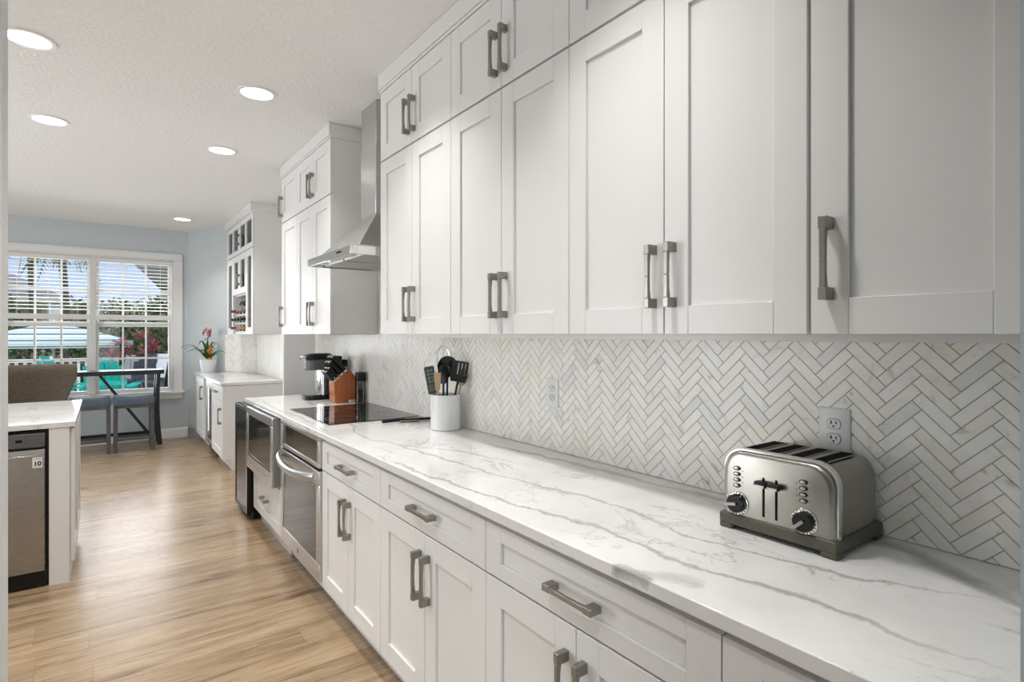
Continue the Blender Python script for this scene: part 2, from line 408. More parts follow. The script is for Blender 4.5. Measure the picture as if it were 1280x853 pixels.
# ------------------------------------------------------------------ the room
CT = 0.914; CE = 2.826; XW = 1.555; XB = 0.91; XU = 1.22; YW = 8.85
struct(MB().box(-4.4, 2.3, -2.7, 9.05, -0.12, 0.0).obj('floor', M['floor']))
struct(MB().box(-4.4, 2.3, -2.7, 9.05, CE, CE+0.15).obj('ceiling', M['ceil']))
struct(MB().box(1.566, 1.75, 0.157, 5.15, 0, CE).box(1.59, 1.75, 5.15, 9.0, 0, CE).obj('wall_right', M['wallw']))
struct(MB().box(1.285, 1.59, 5.15, 5.19, 0, CE).obj('wall_return', M['wallw'], bevel=0.003))
w = MB()
WX0, WX1, WZ0, WZ1 = -0.98, 0.77, 0.62, 2.417
w.box(-4.4, WX0, YW, YW+0.16, 0, CE).box(WX1, 1.0, YW, YW+0.16, 0, CE).box(WX0, WX1, YW, YW+0.16, 0, WZ0).box(WX0, WX1, YW, YW+0.16, WZ1, CE)
struct(w.obj('wall_window', M['wall']))
A0 = Vector((0.945, YW, 0)); A1 = Vector((1.59, 7.66, 0))     # angled wall beside the window
def prism_wall(p, q, th, z0, z1, name, m):
    d = (q-p).normalized(); nn = Vector((-d.y, d.x, 0)) * th   # thickness away from the room
    pts = [(p.x, p.y), (q.x, q.y), (q.x+nn.x, q.y+nn.y), (p.x+nn.x, p.y+nn.y)]
    return MB().prism(pts, 'z', z0, z1).obj(name, m)
struct(prism_wall(A0, A1, 0.12, 0, CE, 'wall_angled', M['wall']))
struct(MB().box(0.78, 2.3, 0.03, 0.155, 0, CE).obj('wall_front', M['wallblue']))
struct(MB().box(-4.4, -0.164, 1.5, 1.6, 0, CE).obj('wall_partition', M['wallw'], bevel=0.004))
lw = MB(); lw.box(-4.5, -4.4, -2.7, 2.9, 0, CE).box(-4.5, -4.4, 7.1, 9.05, 0, CE).box(-4.5, -4.4, 2.9, 7.1, 2.35, CE)
struct(lw.obj('wall_left', M['wall']))
struct(MB().box(-4.4, 2.3, -2.8, -2.7, 0, CE).obj('wall_back', M['wallw']))
struct(MB().box(2.2, 2.3, -2.7, 0.03, 0, CE).obj('wall_hall', M['wallw']))
def baseboard_prof(): return [(0, 0), (0.016, 0), (0.016, 0.10), (0.010, 0.125), (0.0, 0.13)]
b = MB(); b.prism([(YW-a, z) for a, z in baseboard_prof()], 'x', -4.4, 0.94)
struct(b.obj('baseboard_window', M['trim']))
d = (A1-A0).normalized(); nin = Vector((d.y, -d.x, 0))
struct(MB().ring([[p+nin*(-a)+Vector((0, 0, z)) for a, z in baseboard_prof()] for p in (A0+d*0.0, A0+d*0.62)]).obj('baseboard_angled', M['trim']))

# ------------------------------------------------------------------ window, blinds
win = struct(thing('window_1', None, None, (-0.105, YW, WZ0)))
def build_window():
    Y0, Y1 = YW+0.07, YW+0.115
    MX0, MX1 = -0.137, -0.075
    f = MB()
    # casing on the room side, with a thin back band
    f.box(WX0-0.11, WX0, YW-0.022, YW+0.0, WZ0-0.0, WZ1).box(WX1, WX1+0.108, YW-0.022, YW, WZ0-0.0, WZ1)
    f.box(WX0-0.11, WX1+0.108, YW-0.022, YW, WZ1, WZ1+0.078)
    f.box(WX0-0.115, WX1+0.115, YW-0.03, YW, WZ1+0.078, WZ1+0.092)
    f.obj('window_casing', M['trim'], win, bevel=0.004)
    j = MB()
    j.box(WX0-0.001, WX0+0.02, YW, YW+0.14, WZ0, WZ1).box(WX1-0.02, WX1+0.001, YW, YW+0.14, WZ0, WZ1).box(WX0, WX1, YW, YW+0.14, WZ1-0.02, WZ1+0.001)
    j.box(MX0, MX1, YW+0.02, YW+0.14, WZ0, WZ1)
    j.obj('window_frame', M['vinyl'], win, bevel=0.003)
    s = MB(); s.box(WX0-0.13, WX1+0.13, YW-0.06, YW+0.14, WZ0-0.012, WZ0+0.022).box(WX0-0.11, WX1+0.11, YW-0.024, YW, WZ0-0.085, WZ0-0.0125)
    s.obj('window_sill', M['trim'], win, bevel=0.005)
    for x0, x1 in ((WX0+0.02, MX0), (MX1, WX1-0.02)):
        for z0, z1, dy, mid in ((WZ0+0.022, 1.555, 0.0, 1.09), (1.53, WZ1-0.02, 0.03, 1.98)):
            q = MB(); t = 0.032
            q.box(x0, x0+t, Y0+dy, Y1+dy-0.012, z0, z1).box(x1-t, x1, Y0+dy, Y1+dy-0.012, z0, z1)
            q.box(x0+t, x1-t, Y0+dy, Y1+dy-0.012, z0, z0+0.045).box(x0+t, x1-t, Y0+dy, Y1+dy-0.012, z1-0.045, z1)
            for k in (1, 2):
                xm = x0+t+(x1-x0-2*t)*k/3; q.box(xm-0.011, xm+0.011, Y0+dy+0.004, Y1+dy-0.016, z0+0.045, z1-0.045)
            q.box(x0+t, x1-t, Y0+dy+0.006, Y1+dy-0.018, mid-0.011, mid+0.011)
            o = q.obj('window_sash', M['vinyl'], win, bevel=0.002)
            MB().box(x0+t-0.004, x1-t+0.004, Y0+dy+0.014, Y0+dy+0.018, z0+0.04, z1-0.04).obj('window_pane', M['glass'], o)
build_window()
def build_blind(x0, x1, label):
    t = thing('window_blind', label, 'blind', ((x0+x1)/2, YW+0.045, 1.60), 'slatted blinds on the dining window')
    MB().box(x0, x1, YW+0.012, YW+0.062, WZ1-0.075, WZ1-0.022).obj('headrail', M['slat'], t, bevel=0.003)
    s = MB(); z = WZ1-0.10; R = Matrix.Rotation(math.radians(13), 4, 'X')
    while z > 1.70:
        s.box(x0, x1, -0.024, 0.024, -0.0014, 0.0014, Matrix.Translation((0, YW+0.04, z)) @ R); z -= 0.0455
    s.obj('slats', M['slat'], t, smooth=False)
    MB().box(x0, x1, YW+0.016, YW+0.062, 1.60, 1.665).obj('bottom_rail', M['slat'], t, bevel=0.004)
    c = MB()
    for k in (0.15, 0.5, 0.85):
        xx = x0+(x1-x0)*k
        for yy in (YW+0.014, YW+0.064): c.tube([(xx, yy, 1.66), (xx, yy, WZ1-0.07)], 0.0012, 5)
    c.obj('ladder_cords', M['slat'], t)
build_blind(WX0+0.022, -0.139, 'white slatted blind half lowered in the left half of the window')
build_blind(-0.073, WX1-0.022, 'white slatted blind half lowered in the right half of the window')

# ------------------------------------------------------------------ ceiling lights
def build_lights():
    L = [(-0.289, 3.507, 'round recessed ceiling light nearest to the camera on the left, largest in view'),
         (0.725, 3.507, 'round recessed ceiling light in front of the chimney hood'),
         (-0.287, 4.757, 'round recessed ceiling light over the peninsula, behind the largest one'),
         (0.733, 4.757, 'round recessed ceiling light in front of the white cabinets beyond the hood'),
         (0.783, 7.889, 'small distant recessed ceiling light near the window wall')]
    first = None
    for x, y, lab in L:
        if first is None:
            t = first = thing('recessed_ceiling_light', lab, 'ceiling light', (x, y, CE), 'recessed ceiling lights')
            MB().lathe([(0.088, -0.0005), (0.108, -0.0005), (0.106, -0.006), (0.090, -0.008), (0.086, -0.004)], (x, y, CE), 32, cap=False).obj('trim_ring', M['trim'], t)
            MB().lathe([(0.0001, -0.0025), (0.060, -0.0025), (0.0875, -0.003), (0.0875, -0.0005), (0.0001, -0.0005)], (x, y, CE), 32).obj('diffuser', M['lamp'], t)
        else: copy_thing(first, (x, y, CE), lab)
        lamp('downlight_bulb', 'AREA', (x, y, CE-0.012), DOWN_E, (1.0, 0.985, 0.955), 0.16, shape='DISK', spread=1.75)
    for x, y in ((-0.289, 2.257), (0.725, 2.257), (0.725, 1.007), (-0.25, 0.6), (-0.289, 6.2), (0.745, 6.2), (-2.2, 3.5), (-2.2, 5.5), (-2.2, 7.4)):  # extra bulbs without fittings; the hall one is added to brighten the near end
        lamp('downlight_bulb', 'AREA', (x, y, CE-0.012), DOWN_N, (1.0, 0.985, 0.955), 0.16, shape='DISK', spread=1.75)
build_lights()

# ------------------------------------------------------------------ cabinets
def shaker(y0, y1, z0, z1, x, parent, name='door', fr=0.075, fz=None, glass_panes=None):
    """front at x facing -X"""
    fz = fz or fr; T = 0.02; b = MB()
    b.box(x, x+T, y0, y0+fr, z0, z1).box(x, x+T, y1-fr, y1, z0, z1)
    b.box(x, x+T, y0+fr, y1-fr, z0, z0+fz).box(x, x+T, y0+fr, y1-fr, z1-fz, z1)
    b.box(x+0.009, x+T-0.002, y0+fr, y1-fr, z0+fz, z1-fz)
    # small slope along the inside edge of the frame
    return b.obj(name, M['cab'], parent, bevel=0.0016)
HL = 0.172
def pull(parent, x, y, z, vertical=True, L=HL):
    """bar pull with square feet, centred at (y, z) on a front at x"""
    b = MB(); h = L/2
    def bx(x0, x1, a0, a1, w):
        if vertical: b.box(x0, x1, y-w, y+w, z+a0, z+a1)
        else: b.box(x0, x1, y+a0, y+a1, z-w, z+w)
    bx(x-0.036, x+0.0, h-0.026, h, 0.0085); bx(x-0.036, x+0.0, -h, -h+0.026, 0.0085)
    # bar: flares a little at its two ends
    for s in (-1, 1):
        P = [(x-0.036, s*(h-0.026)), (x-0.036, 0), (x-0.0265, 0), (x-0.0255, s*(h-0.05)), (x-0.022, s*(h-0.026))]
        loops = []
        for wv in (-1, 1):
            if vertical: loops.append([Vector((px, y+wv*0.0062, z+a)) for px, a in P])
            else: loops.append([Vector((px, y+a, z+wv*0.0062)) for px, a in P])
        b.ring(loops)
    return b.obj('handle', M['nickel'], parent, bevel=0.0012)
G = 0.0017
def cabinet(name, label, cat, group, y0, y1, z0, z1, xf, xb, fronts, toe=False, base_z=None):
    t = thing(name, label, cat, ((xf+xb)/2, (y0+y1)/2, z0 if not toe else 0), group)
    zc0 = 2.3495 if 2.35 < z0 < 2.36 else z0
    c = MB().box(xf+0.0205, xb, y0+0.0005, y1-0.0005, zc0, z1)
    if toe: c.box(xf+0.07, xb, y0+0.0005, y1-0.0005, 0.0, z0)
    c.obj('carcass', M['cab'], t, bevel=0.001)
    for f in fronts:
        kind, a0, a1, b0, b1 = f[:5]
        if kind == 'door':
            dd = shaker(a0+G, a1-G, b0, b1, xf, t)
            if f[5] is not None: pull(dd, xf, f[5], f[6])
        elif kind == 'drawer':
            dd = shaker(a0+G, a1-G, b0, b1, xf, t, 'drawer', 0.075, 0.044)
            pull(dd, xf, (a0+a1)/2, (b0+b1)/2, False)
    return t
HO = 0.032
def upper_pair(y0, y1, label, group='tall white wall cabinets', z0=1.413, z1=2.349, hz=1.56, name='wall_cabinet', xf=XU, xb=1.5535):
    ym = (y0+y1)/2
    return cabinet(name, label, 'cabinet', group, y0, y1, z0+0.002, z1, xf, xb,
                   [('door', y0, ym, z0, z1-0.003, ym-HO, hz), ('door', ym, y1, z0, z1-0.003, ym+HO, hz)])
def top_pair(y0, y1, label, group='short white cabinets under the ceiling'):
    return upper_pair(y0, y1, label, group, 2.355, 2.728, 2.487)
YU = [0.2, 0.586, 1.347, 2.110, 2.873]
cabinet('wall_cabinet', 'white single-door wall cabinet at the right end, directly above the toaster', 'cabinet', 'tall white wall cabinets',
        YU[0], YU[1], 1.415, 2.349, XU, 1.5535, [('door', YU[0], YU[1]-0.004, 1.413, 2.346, YU[1]-0.045, 1.57)])
upper_pair(YU[1], YU[2], 'white double-door wall cabinet beside the single-door one over the toaster', hz=1.57)
upper_pair(YU[2], YU[3], 'white double-door wall cabinet, second along from the chimney hood')
upper_pair(YU[3], YU[4], 'white double-door wall cabinet right beside the near side of the chimney hood')
top_pair(YU[1], YU[2], 'short white cabinet under the ceiling cut by the top edge of the photo')
top_pair(YU[2], YU[3], 'short white double-door cabinet at the ceiling, second along from the hood')
top_pair(YU[3], YU[4], 'short white double-door cabinet at the ceiling right beside the hood chimney')
# crown boards
def crown(name, y0, y1, xf, ret=True, xb=1.5535):
    b = MB(); b.box(xf-0.012, xb, y0, y1, 2.742, CE-0.001).box(xf-0.004, xb, y0, y1, 2.729, 2.742)
    struct(b.obj(name, M['cab'], bevel=0.003))
crown('trim_1', YU[1], YU[4]+0.006, XU)
crown('trim_2', 3.699, 4.96, XU)
crown('trim_3', 6.415, 7.93, 1.272, xb=1.588)
# light rail below the near uppers
struct(MB().box(XU+0.03, XU+0.05, YU[0], YU[4]-0.002, 1.397, 1.4145).obj('trim_4', M['cab'], bevel=0.001))
# cabinets beyond the hood
upper_pair(3.703, 4.50, 'tall white double-door wall cabinet just beyond the chimney hood', xb=1.552)
top_pair(3.703, 4.50, 'short white double-door cabinet at the ceiling just beyond the hood chimney')
cabinet('wall_cabinet', 'narrow tall white wall cabinet at the far end beyond the hood, single door', 'cabinet', 'tall white wall cabinets',
        4.50, 4.96, 1.415, 2.349, XU, 1.552, [('door', 4.50, 4.96, 1.413, 2.346, 4.96-HO, 1.56)])
cabinet('wall_cabinet', 'narrow short cabinet at the ceiling at the far end beyond the hood', 'cabinet', 'short white cabinets under the ceiling',
        4.50, 4.96, 2.357, 2.728, XU, 1.552, [('door', 4.50, 4.96, 2.355, 2.725, 4.96-HO, 2.487)])

# base run
YBs = [0.2, 0.592, 1.369, 2.143, 2.893]
DZ0, DZ1, BZ0, BZ1 = 0.714, 0.862, 0.112, 0.708
def base_cab(y0, y1, label, double=True):
    ym = (y0+y1)/2
    fr = [('drawer', y0, y1, DZ0, DZ1)]
    if double: fr += [('door', y0, ym, BZ0, BZ1, ym-HO, 0.56), ('door', ym, y1, BZ0, BZ1, ym+HO, 0.56)]
    else: fr += [('door', y0, y1, BZ0, BZ1, y1-0.045, 0.56)]
    return cabinet('base_cabinet', label, 'cabinet', 'white base cabinets under the long counter', y0, y1, 0.112, 0.8815, XB, 1.56, fr, True)
base_cab(YBs[0], YBs[1], 'white base cabinet in the bottom right corner under the toaster', False)
base_cab(YBs[1], YBs[2], 'white base cabinet with one drawer over two doors, nearest whole one to the camera')
base_cab(YBs[2], YBs[3], 'white base cabinet with drawer and two doors, middle of the three drawer-over-door units')
base_cab(YBs[3], YBs[4], 'white base cabinet with drawer and two doors right beside the oven')
# microwave cabinet: surround with a drawer below
def mw_cab():
    y0, y1 = 3.705, 4.52
    t = thing('base_cabinet', 'white base cabinet holding the built-in microwave over one drawer', 'cabinet', (1.2, 4.1, 0), 'white base cabinets under the long counter')
    b = MB(); x0 = XB+0.0205
    b.box(x0, 1.56, y0, y0+0.02, 0.112, 0.8815).box(x0, 1.56, y1-0.02, y1, 0.112, 0.8815).box(x0, 1.56, y0+0.02, y1-0.02, 0.41, 0.43)
    b.box(x0, 1.56, y0+0.02, y1-0.02, 0.112, 0.132).box(1.54, 1.56, y0, y1, 0.112, 0.88).box(x0+0.035, 1.56, y0, y1, 0, 0.112)
    b.obj('carcass', M['cab'], t, bevel=0.001)
    dd = shaker(y0+0.01, y1-0.005, 0.118, 0.418, XB, t, 'drawer', 0.06)
    pull(dd, XB, (y0+y1)/2, 0.27, False, 0.15)
mw_cab()

# countertop
def slab(name, label, x0, x1, y0, y1, m, z=CT, poly=None):
    b = MB(); b.prism(poly or [(x0, y0), (x1, y0), (x1, y1), (x0, y1)], 'z', z-0.0305, z)
    return tag(b.obj(name, m, bevel=0.0025), label, 'countertop')
slab('countertop', 'long white quartz countertop with grey veins along the tiled wall', 0.89, 1.5625, 0.165, 4.742, M['quartz'])

# ------------------------------------------------------------------ herringbone backsplash
def herringbone(b, t0, t1, z0, z1, mapf, tref, zref, th=0.004, Lp=0.105, Wp=0.0288, g=0.0022):
    s2 = math.sqrt(2)
    def clip(poly, a, bnd, keep_ge):
        out = []
        for i in range(len(poly)):
            p, q = poly[i], poly[(i+1) % len(poly)]
            ip = (p[a] >= bnd) == keep_ge or p[a] == bnd; iq = (q[a] >= bnd) == keep_ge or q[a] == bnd
            if ip: out.append(p)
            if ip != iq:
                k = (bnd-p[a])/(q[a]-p[a]); out.append((p[0]+k*(q[0]-p[0]), p[1]+k*(q[1]-p[1])))
        return out
    a0 = (Lp-Wp)/s2; c0 = (Wp+Lp)/s2
    n0 = int((t0-tref)/(s2*Lp))-2; n1 = int((t1-tref)/(s2*Lp))+2
    k0 = int((z0-zref)/(s2*Wp))-6; k1 = int((z1-zref)/(s2*Wp))+6
    for n in range(n0, n1+1):
        for k in range(k0, k1+1):
            for u0, v0, du, dv in ((k*Wp, k*Wp, Lp, Wp), (k*Wp+Lp, (k+1)*Wp-Lp, Wp, Lp)):
                uv = [(u0+g/2, v0+g/2), (u0+du-g/2, v0+g/2), (u0+du-g/2, v0+dv-g/2), (u0+g/2, v0+dv-g/2)]
                poly = [((u-v)/s2-a0+tref+n*s2*Lp, (u+v)/s2-c0+zref) for u, v in uv]
                for a, bd, ge in ((0, t0, True), (0, t1, False), (1, z0, True), (1, z1, False)):
                    poly = clip(poly, a, bd, ge)
                    if len(poly) < 3: break
                if len(poly) < 3: continue
                ar = abs(sum(poly[i][0]*poly[(i+1) % len(poly)][1]-poly[(i+1) % len(poly)][0]*poly[i][1] for i in range(len(poly))))/2
                if ar < 2e-5: continue
                m = len(poly); r = random.random()
                V = [mapf(p[0], p[1], 0) for p in poly]+[mapf(p[0], p[1], th) for p in poly]
                Fs = [tuple(range(m, 2*m))]+[(i, (i+1) % m, m+(i+1) % m, m+i) for i in range(m)]
                b.add(V, Fs, r)
def backsplash():
    t = thing('backsplash', 'marble herringbone tile backsplash along the long counter', 'backsplash', (1.56, 2.6, CT+0.001))
    MB().box(1.5565, 1.5655, 0.16, 5.148, CT+0.0008, 1.4125).box(1.5565, 1.5655, YU[4]+0.001, 3.702, 1.4125, CE-0.001).obj('grout_bed', M['grout'], t)
    b = MB(); f = lambda a, z, h: Vector((1.5575-h, a, z))
    herringbone(b, 0.162, 2.872, CT+0.002, 1.4125, f, 0.483, 1.398)
    herringbone(b, 2.872, 3.7035, CT+0.002, CE-0.002, f, 0.483, 1.398)
    herringbone(b, 3.7035, 5.146, CT+0.002, 1.4125, f, 0.483, 1.398)
    b.obj('tiles', M['tile'], t, attr=True, smooth=False)
    t2 = thing('backsplash', 'small marble herringbone backsplash behind the orchid counter near the window', 'backsplash', (1.58, 7.0, CT+0.001))
    MB().box(1.5825, 1.5895, 6.36, 7.66, CT+0.0008, 1.4105).obj('grout_bed', M['grout'], t2)
    b = MB(); f2 = lambda a, z, h: Vector((1.5835-h, a, z))
    herringbone(b, 6.36, 7.655, CT+0.002, 1.410, f2, 0.483, 1.398)
    dd = (A1-A0).normalized(); nn = Vector((dd.y, -dd.x, 0))*-1
    L = (A1-A0).length
    if nn.x > 0: nn = -nn
    f3 = lambda a, z, h: Vector((A0.x, A0.y, 0))+dd*a+nn*(0.0015+h)+Vector((0, 0, z))
    herringbone(b, L-0.60, L-0.012, CT+0.002, 1.410, f3, 0.1, 1.398)
    b.obj('tiles', M['tile'], t2, attr=True, smooth=False)
backsplash()

# ------------------------------------------------------------------ outlets
def outlet(label, y, z, x=1.5525):
    t = thing('power_outlet', label, 'power outlet', (x, y, z-0.061), 'white duplex outlets on the backsplash')
    w, h = 0.0385, 0.061
    MB().ring([[Vector((x+0.0008, y-w, z-h)), Vector((x+0.0008, y+w, z-h)), Vector((x+0.0008, y+w, z+h)), Vector((x+0.0008, y-w, z+h))],
               [Vector((x-0.003, y-w, z-h)), Vector((x-0.003, y+w, z-h)), Vector((x-0.003, y+w, z+h)), Vector((x-0.003, y-w, z+h))],
               [Vector((x-0.0055, y-w+0.005, z-h+0.005)), Vector((x-0.0055, y+w-0.005, z-h+0.005)), Vector((x-0.0055, y+w-0.005, z+h-0.005)), Vector((x-0.0055, y-w+0.005, z+h-0.005))]]).obj('cover_plate', M['white'], t)
    for s in (-1, 1):
        zc = z+s*0.0195; a = 0.0165; P = []
        for k in range(24):
            an = 2*PI*k/24; P.append((y+a*math.cos(an), zc+max(-0.0125, min(0.0125, a*math.sin(an)))))
        rim = MB().prism([(yy+(yy-y)*0.08, zz+(zz-zc)*0.1) for yy, zz in P], 'x', x-0.0062, x-0.0055); r0 = rim.obj('receptacle', M['grey'], t)
        MB().prism(P, 'x', x-0.0078, x-0.0060).obj('receptacle_face', M['white'], r0)
        q = MB(); q.box(x-0.0085, x-0.0070, y+0.0050, y+0.0075, zc-0.001, zc+0.008).box(x-0.0085, x-0.0070, y-0.0075, y-0.0050, zc-0.0, zc+0.007)
        q.lathe([(0.0024, -0.0008), (0.0024, 0.0008)], (0, 0, 0), 10, Matrix.Translation((x-0.0078, y, zc-0.0062)) @ Matrix.Rotation(PI/2, 4, 'Y'))
        q.obj('slots', M['ink'], r0)
    return t
outlet('white duplex outlet right behind the toaster', 0.676, 1.158)
outlet('white duplex outlet on the bare tiled wall between crock and toaster', 1.817, 1.162)
o3 = outlet('white duplex outlet behind the coffee maker with an adapter plugged in', 4.32, 1.16)
pa = thing('plug_adapter', 'small black and white adapter plugged in behind the knife block', 'plug', (1.53, 4.32, 1.14))
MB().box(1.512, 1.543, 4.275, 4.335, 1.16, 1.215).obj('adapter_body', M['black'], pa, bevel=0.006)
MB().box(1.515, 1.543, 4.28, 4.33, 1.115, 1.16).obj('lower_shell', M['white'], pa, bevel=0.004)

# ------------------------------------------------------------------ oven
def oven():
    y0, y1 = 2.899, 3.66; t = thing('built_in_oven', 'stainless built-in oven with dark glass door under the cooktop', 'oven', (1.2, 3.28, 0.13))
    MB().box(0.925, 1.52, y0+0.004, y1-0.004, 0.15, 0.878).obj('oven_box', M['black'], t)
    x = 0.895
    p = MB(); zt0, zt1 = 0.718, 0.878
    p.box(x, 0.925, y0, y1, zt0, zt0+0.022).box(x, 0.925, y0, y1, zt1-0.022, zt1).box(x, 0.925, y0, y0+0.035, zt0+0.022, zt1-0.022).box(x, 0.925, y1-0.035, y1, zt0+0.022, zt1-0.022)
    cp = p.obj('control_panel', M['steel'], t, bevel=0.003)
    MB().box(x+0.005, 0.92, y0+0.035, y1-0.035, zt0+0.022, zt1-0.022).obj('display_glass', M['bglass'], cp)
    z0, z1 = 0.135, 0.702; dd = MB()
    dd.box(x, 0.925, y0, y1, z0, z0+0.085).box(x, 0.925, y0, y1, z1-0.075, z1).box(x, 0.925, y0, y0+0.05, z0+0.085, z1-0.075).box(x, 0.925, y1-0.05, y1, z0+0.085, z1-0.075)
    dr = dd.obj('oven_door', M['steel'], t, bevel=0.004)
    MB().box(x+0.004, 0.92, y0+0.05, y1-0.05, z0+0.085, z1-0.075).obj('door_glass', M['oglass'], dr)
    # bowed handle
    pts = []; n = 16
    for i in range(n+1):
        k = i/n; yy = y0+0.03+(y1-y0-0.06)*k; bow = math.sin(PI*k)
        pts.append((x-0.012-0.05*bow**0.6, yy, 0.672-0.022*bow))
    h = MB(); h.tube(pts, 0.016, 12, sx=1.35, up=(0, 0, 1))
    for k in (0, n): q = pts[k]; h.box(x-0.02, x+0.002, q[1]-0.014, q[1]+0.014, q[2]-0.014, q[2]+0.014)
    h.obj('door_handle', M['steel'], dr)
    MB().lathe([(0.0001, 0), (0.013, 0), (0.013, 0.002), (0.0001, 0.002)], (0, 0, 0), 20, Matrix.Translation((x-0.0005, (y0+y1)/2, z0+0.042)) @ Matrix.Rotation(-PI/2, 4, 'Y')).obj('round_badge', M['grey'], dr)
    struct(MB().box(0.9305, 1.56, 2.894, 2.8985, 0.112, 0.8815).obj('trim_5', M['cab']))
oven()
struct(MB().box(0.985, 1.56, 2.9, 3.70, 0, 0.13).obj('trim_6', M['cab']))
struct(MB().box(0.905, 1.56, 3.664, 3.703, 0.112, 0.8815).obj('trim_7', M['cab']))

def microwave():
    y0, y1 = 3.73, 4.495; z0, z1 = 0.435, 0.879; x = 0.858
    t = thing('built_in_microwave', 'stainless built-in microwave drawer between the oven and the black drinks fridge', 'microwave', (1.1, 4.1, z0))
    MB().box(0.872, 1.45, y0+0.002, y1-0.002, z0+0.002, 0.876).obj('microwave_body', M['grey'], t)
    f = MB(); fr = 0.05
    f.box(x, 0.873, y0, y1, z0, z0+0.105).box(x, 0.873, y0, y1, z1-0.055, z1).box(x, 0.873, y0, y0+fr, z0+0.105, z1-0.055).box(x, 0.873, y1-fr, y1, z0+0.105, z1-0.055)
    o = f.obj('front_frame', M['steel'], t, bevel=0.003)
    MB().box(x+0.003, 0.873, y0+fr, y1-fr, z0+0.105, z1-0.055).obj('door_glass', M['bglass'], o)
    MB().box(x-0.0015, x+0.002, y0+fr-0.012, y1-fr+0.012, z0+0.095, z0+0.105).obj('door_seal', M['black'], o)
    MB().box(x-0.0015, x+0.001, y0+fr+0.06, y1-fr-0.06, z0+0.05, z0+0.056).obj('lower_groove', M['grey'], o)
microwave()
def drinks_fridge():
    y0, y1 = 4.56, 5.02; x = 0.872
    t = thing('drinks_fridge', 'narrow black drinks fridge with glass door at the far end of the counter', 'fridge', (1.15, 4.79, 0))
    MB().box(x+0.045, 1.25, y0, y1, 0.03, 0.855).obj('fridge_body', M['black'], t, bevel=0.004)
    f = MB(); fr = 0.035
    f.box(x, x+0.04, y0, y0+fr, 0.045, 0.855).box(x, x+0.04, y1-fr, y1, 0.045, 0.855).box(x, x+0.04, y0+fr, y1-fr, 0.045, 0.045+fr).box(x, x+0.04, y0+fr, y1-fr, 0.855-fr, 0.855)
    o = f.obj('door_frame', M['black'], t, bevel=0.003)
    MB().box(x+0.003, x+0.036, y0+fr, y1-fr, 0.045+fr, 0.855-fr).obj('door_glass', M['blackshine'], o)
    MB().box(x-0.004, x+0.001, y0, y0+0.012, 0.06, 0.84).obj('edge_pull', M['steel'], o)
    for yy in (y0+0.04, y1-0.04):
        for xx in (x+0.07, 1.2): MB().lathe([(0.016, 0), (0.016, 0.031)], (xx, yy, 0), 12).obj('foot', M['black'], t)
drinks_fridge()
# cooktop
def cooktop():
    t = thing('glass_cooktop', 'black glass electric cooktop set flush into the long counter', 'cooktop', (1.265, 3.42, CT))
    x0, x1, y0, y1 = 0.992, 1.532, 3.04, 3.83
    MB().box(x0, x1, y0, y1, CT+0.0003, CT+0.005).obj('glass_plate', M['bglass'], t, bevel=0.002)
    for cx, cy, r in ((1.13, 3.23, 0.09), (1.13, 3.62, 0.105), (1.39, 3.23, 0.105), (1.39, 3.62, 0.075)):
        MB().lathe([(r, 0), (r, 0.0003), (r+0.002, 0.0003), (r+0.002, 0)], (cx, cy, CT+0.0051), 40, cap=False).obj('burner_ring', M['grey'], t)
cooktop()

# ------------------------------------------------------------------ chimney hood
def hood():
    x0, x1 = 1.062, 1.5525; y0, y1 = 2.905, 3.668; zb, zt = 1.846, 1.893
    t = thing('chimney_hood', 'stainless chimney range hood between the white wall cabinets', 'range hood', ((x0+x1)/2, (y0+y1)/2, zb))
    p = MB()
    p.box(x0, x0+0.012, y0, y1, zb, zt).box(x0+0.012, x1, y0, y0+0.01, zb, zt).box(x0+0.012, x1, y1-0.01, y1, zb, zt).box(x0+0.012, x1, y0+0.01, y1-0.01, zb+0.012, zb+0.018)
    o = p.obj('lower_band', M['chrome'], t, bevel=0.002)
    b = MB()
    for k in range(2):
        a0 = y0+0.03+k*0.36
        b.box(x0+0.10, x1-0.05, a0, a0+0.335, zb+0.006, zb+0.012)
    b.obj('grease_filters', M['steelh'], o)
    q = MB(); q.lathe([(0.03, 0), (0.03, 0.004)], (x0+0.06, y0+0.15, zb+0.008), 20).lathe([(0.03, 0), (0.03, 0.004)], (x0+0.06, y1-0.15, zb+0.008), 20); q.obj('task_lamps', M['white'], o)
    m = MB(); yc = (y0+y1)/2     # dark maker's mark and push buttons on the front edge
    for i, (a, h) in enumerate(((0.0, 0.010), (0.012, 0.007), (0.022, 0.011), (0.034, 0.006), (0.043, 0.009), (0.055, 0.007), (0.066, 0.010))):
        m.box(x0-0.0012, x0+0.001, y0+0.14+a, y0+0.147+a, 1.872-h/2, 1.872+h/2)
    m.obj('lettering', M['ink'], o)
    c = MB(); cx0, cy0, cy1, cz = 1.315, 3.165, 3.408, 2.125
    R = lambda a0, a1, b0, b1, z: [Vector((a0, b0, z)), Vector((a1, b0, z)), Vector((a1, b1, z)), Vector((a0, b1, z))]
    c.ring([R(x0+0.055, x1, y0+0.012, y1-0.012, zt), R(x0+0.055, x1, y0+0.012, y1-0.012, zt+0.008), R(cx0-0.004, x1, cy0-0.004, cy1+0.004, cz), R(cx0-0.004, x1, cy0-0.004, cy1+0.004, cz+0.012)])
    c.obj('canopy', M['steelh'], t, bevel=0.002)
    MB().box(cx0, x1, cy0, cy1, cz+0.012, 2.56).box(cx0+0.003, x1, cy0+0.003, cy1-0.003, 2.56, CE-0.001).obj('chimney', M['steel'], t, bevel=0.004)
hood()

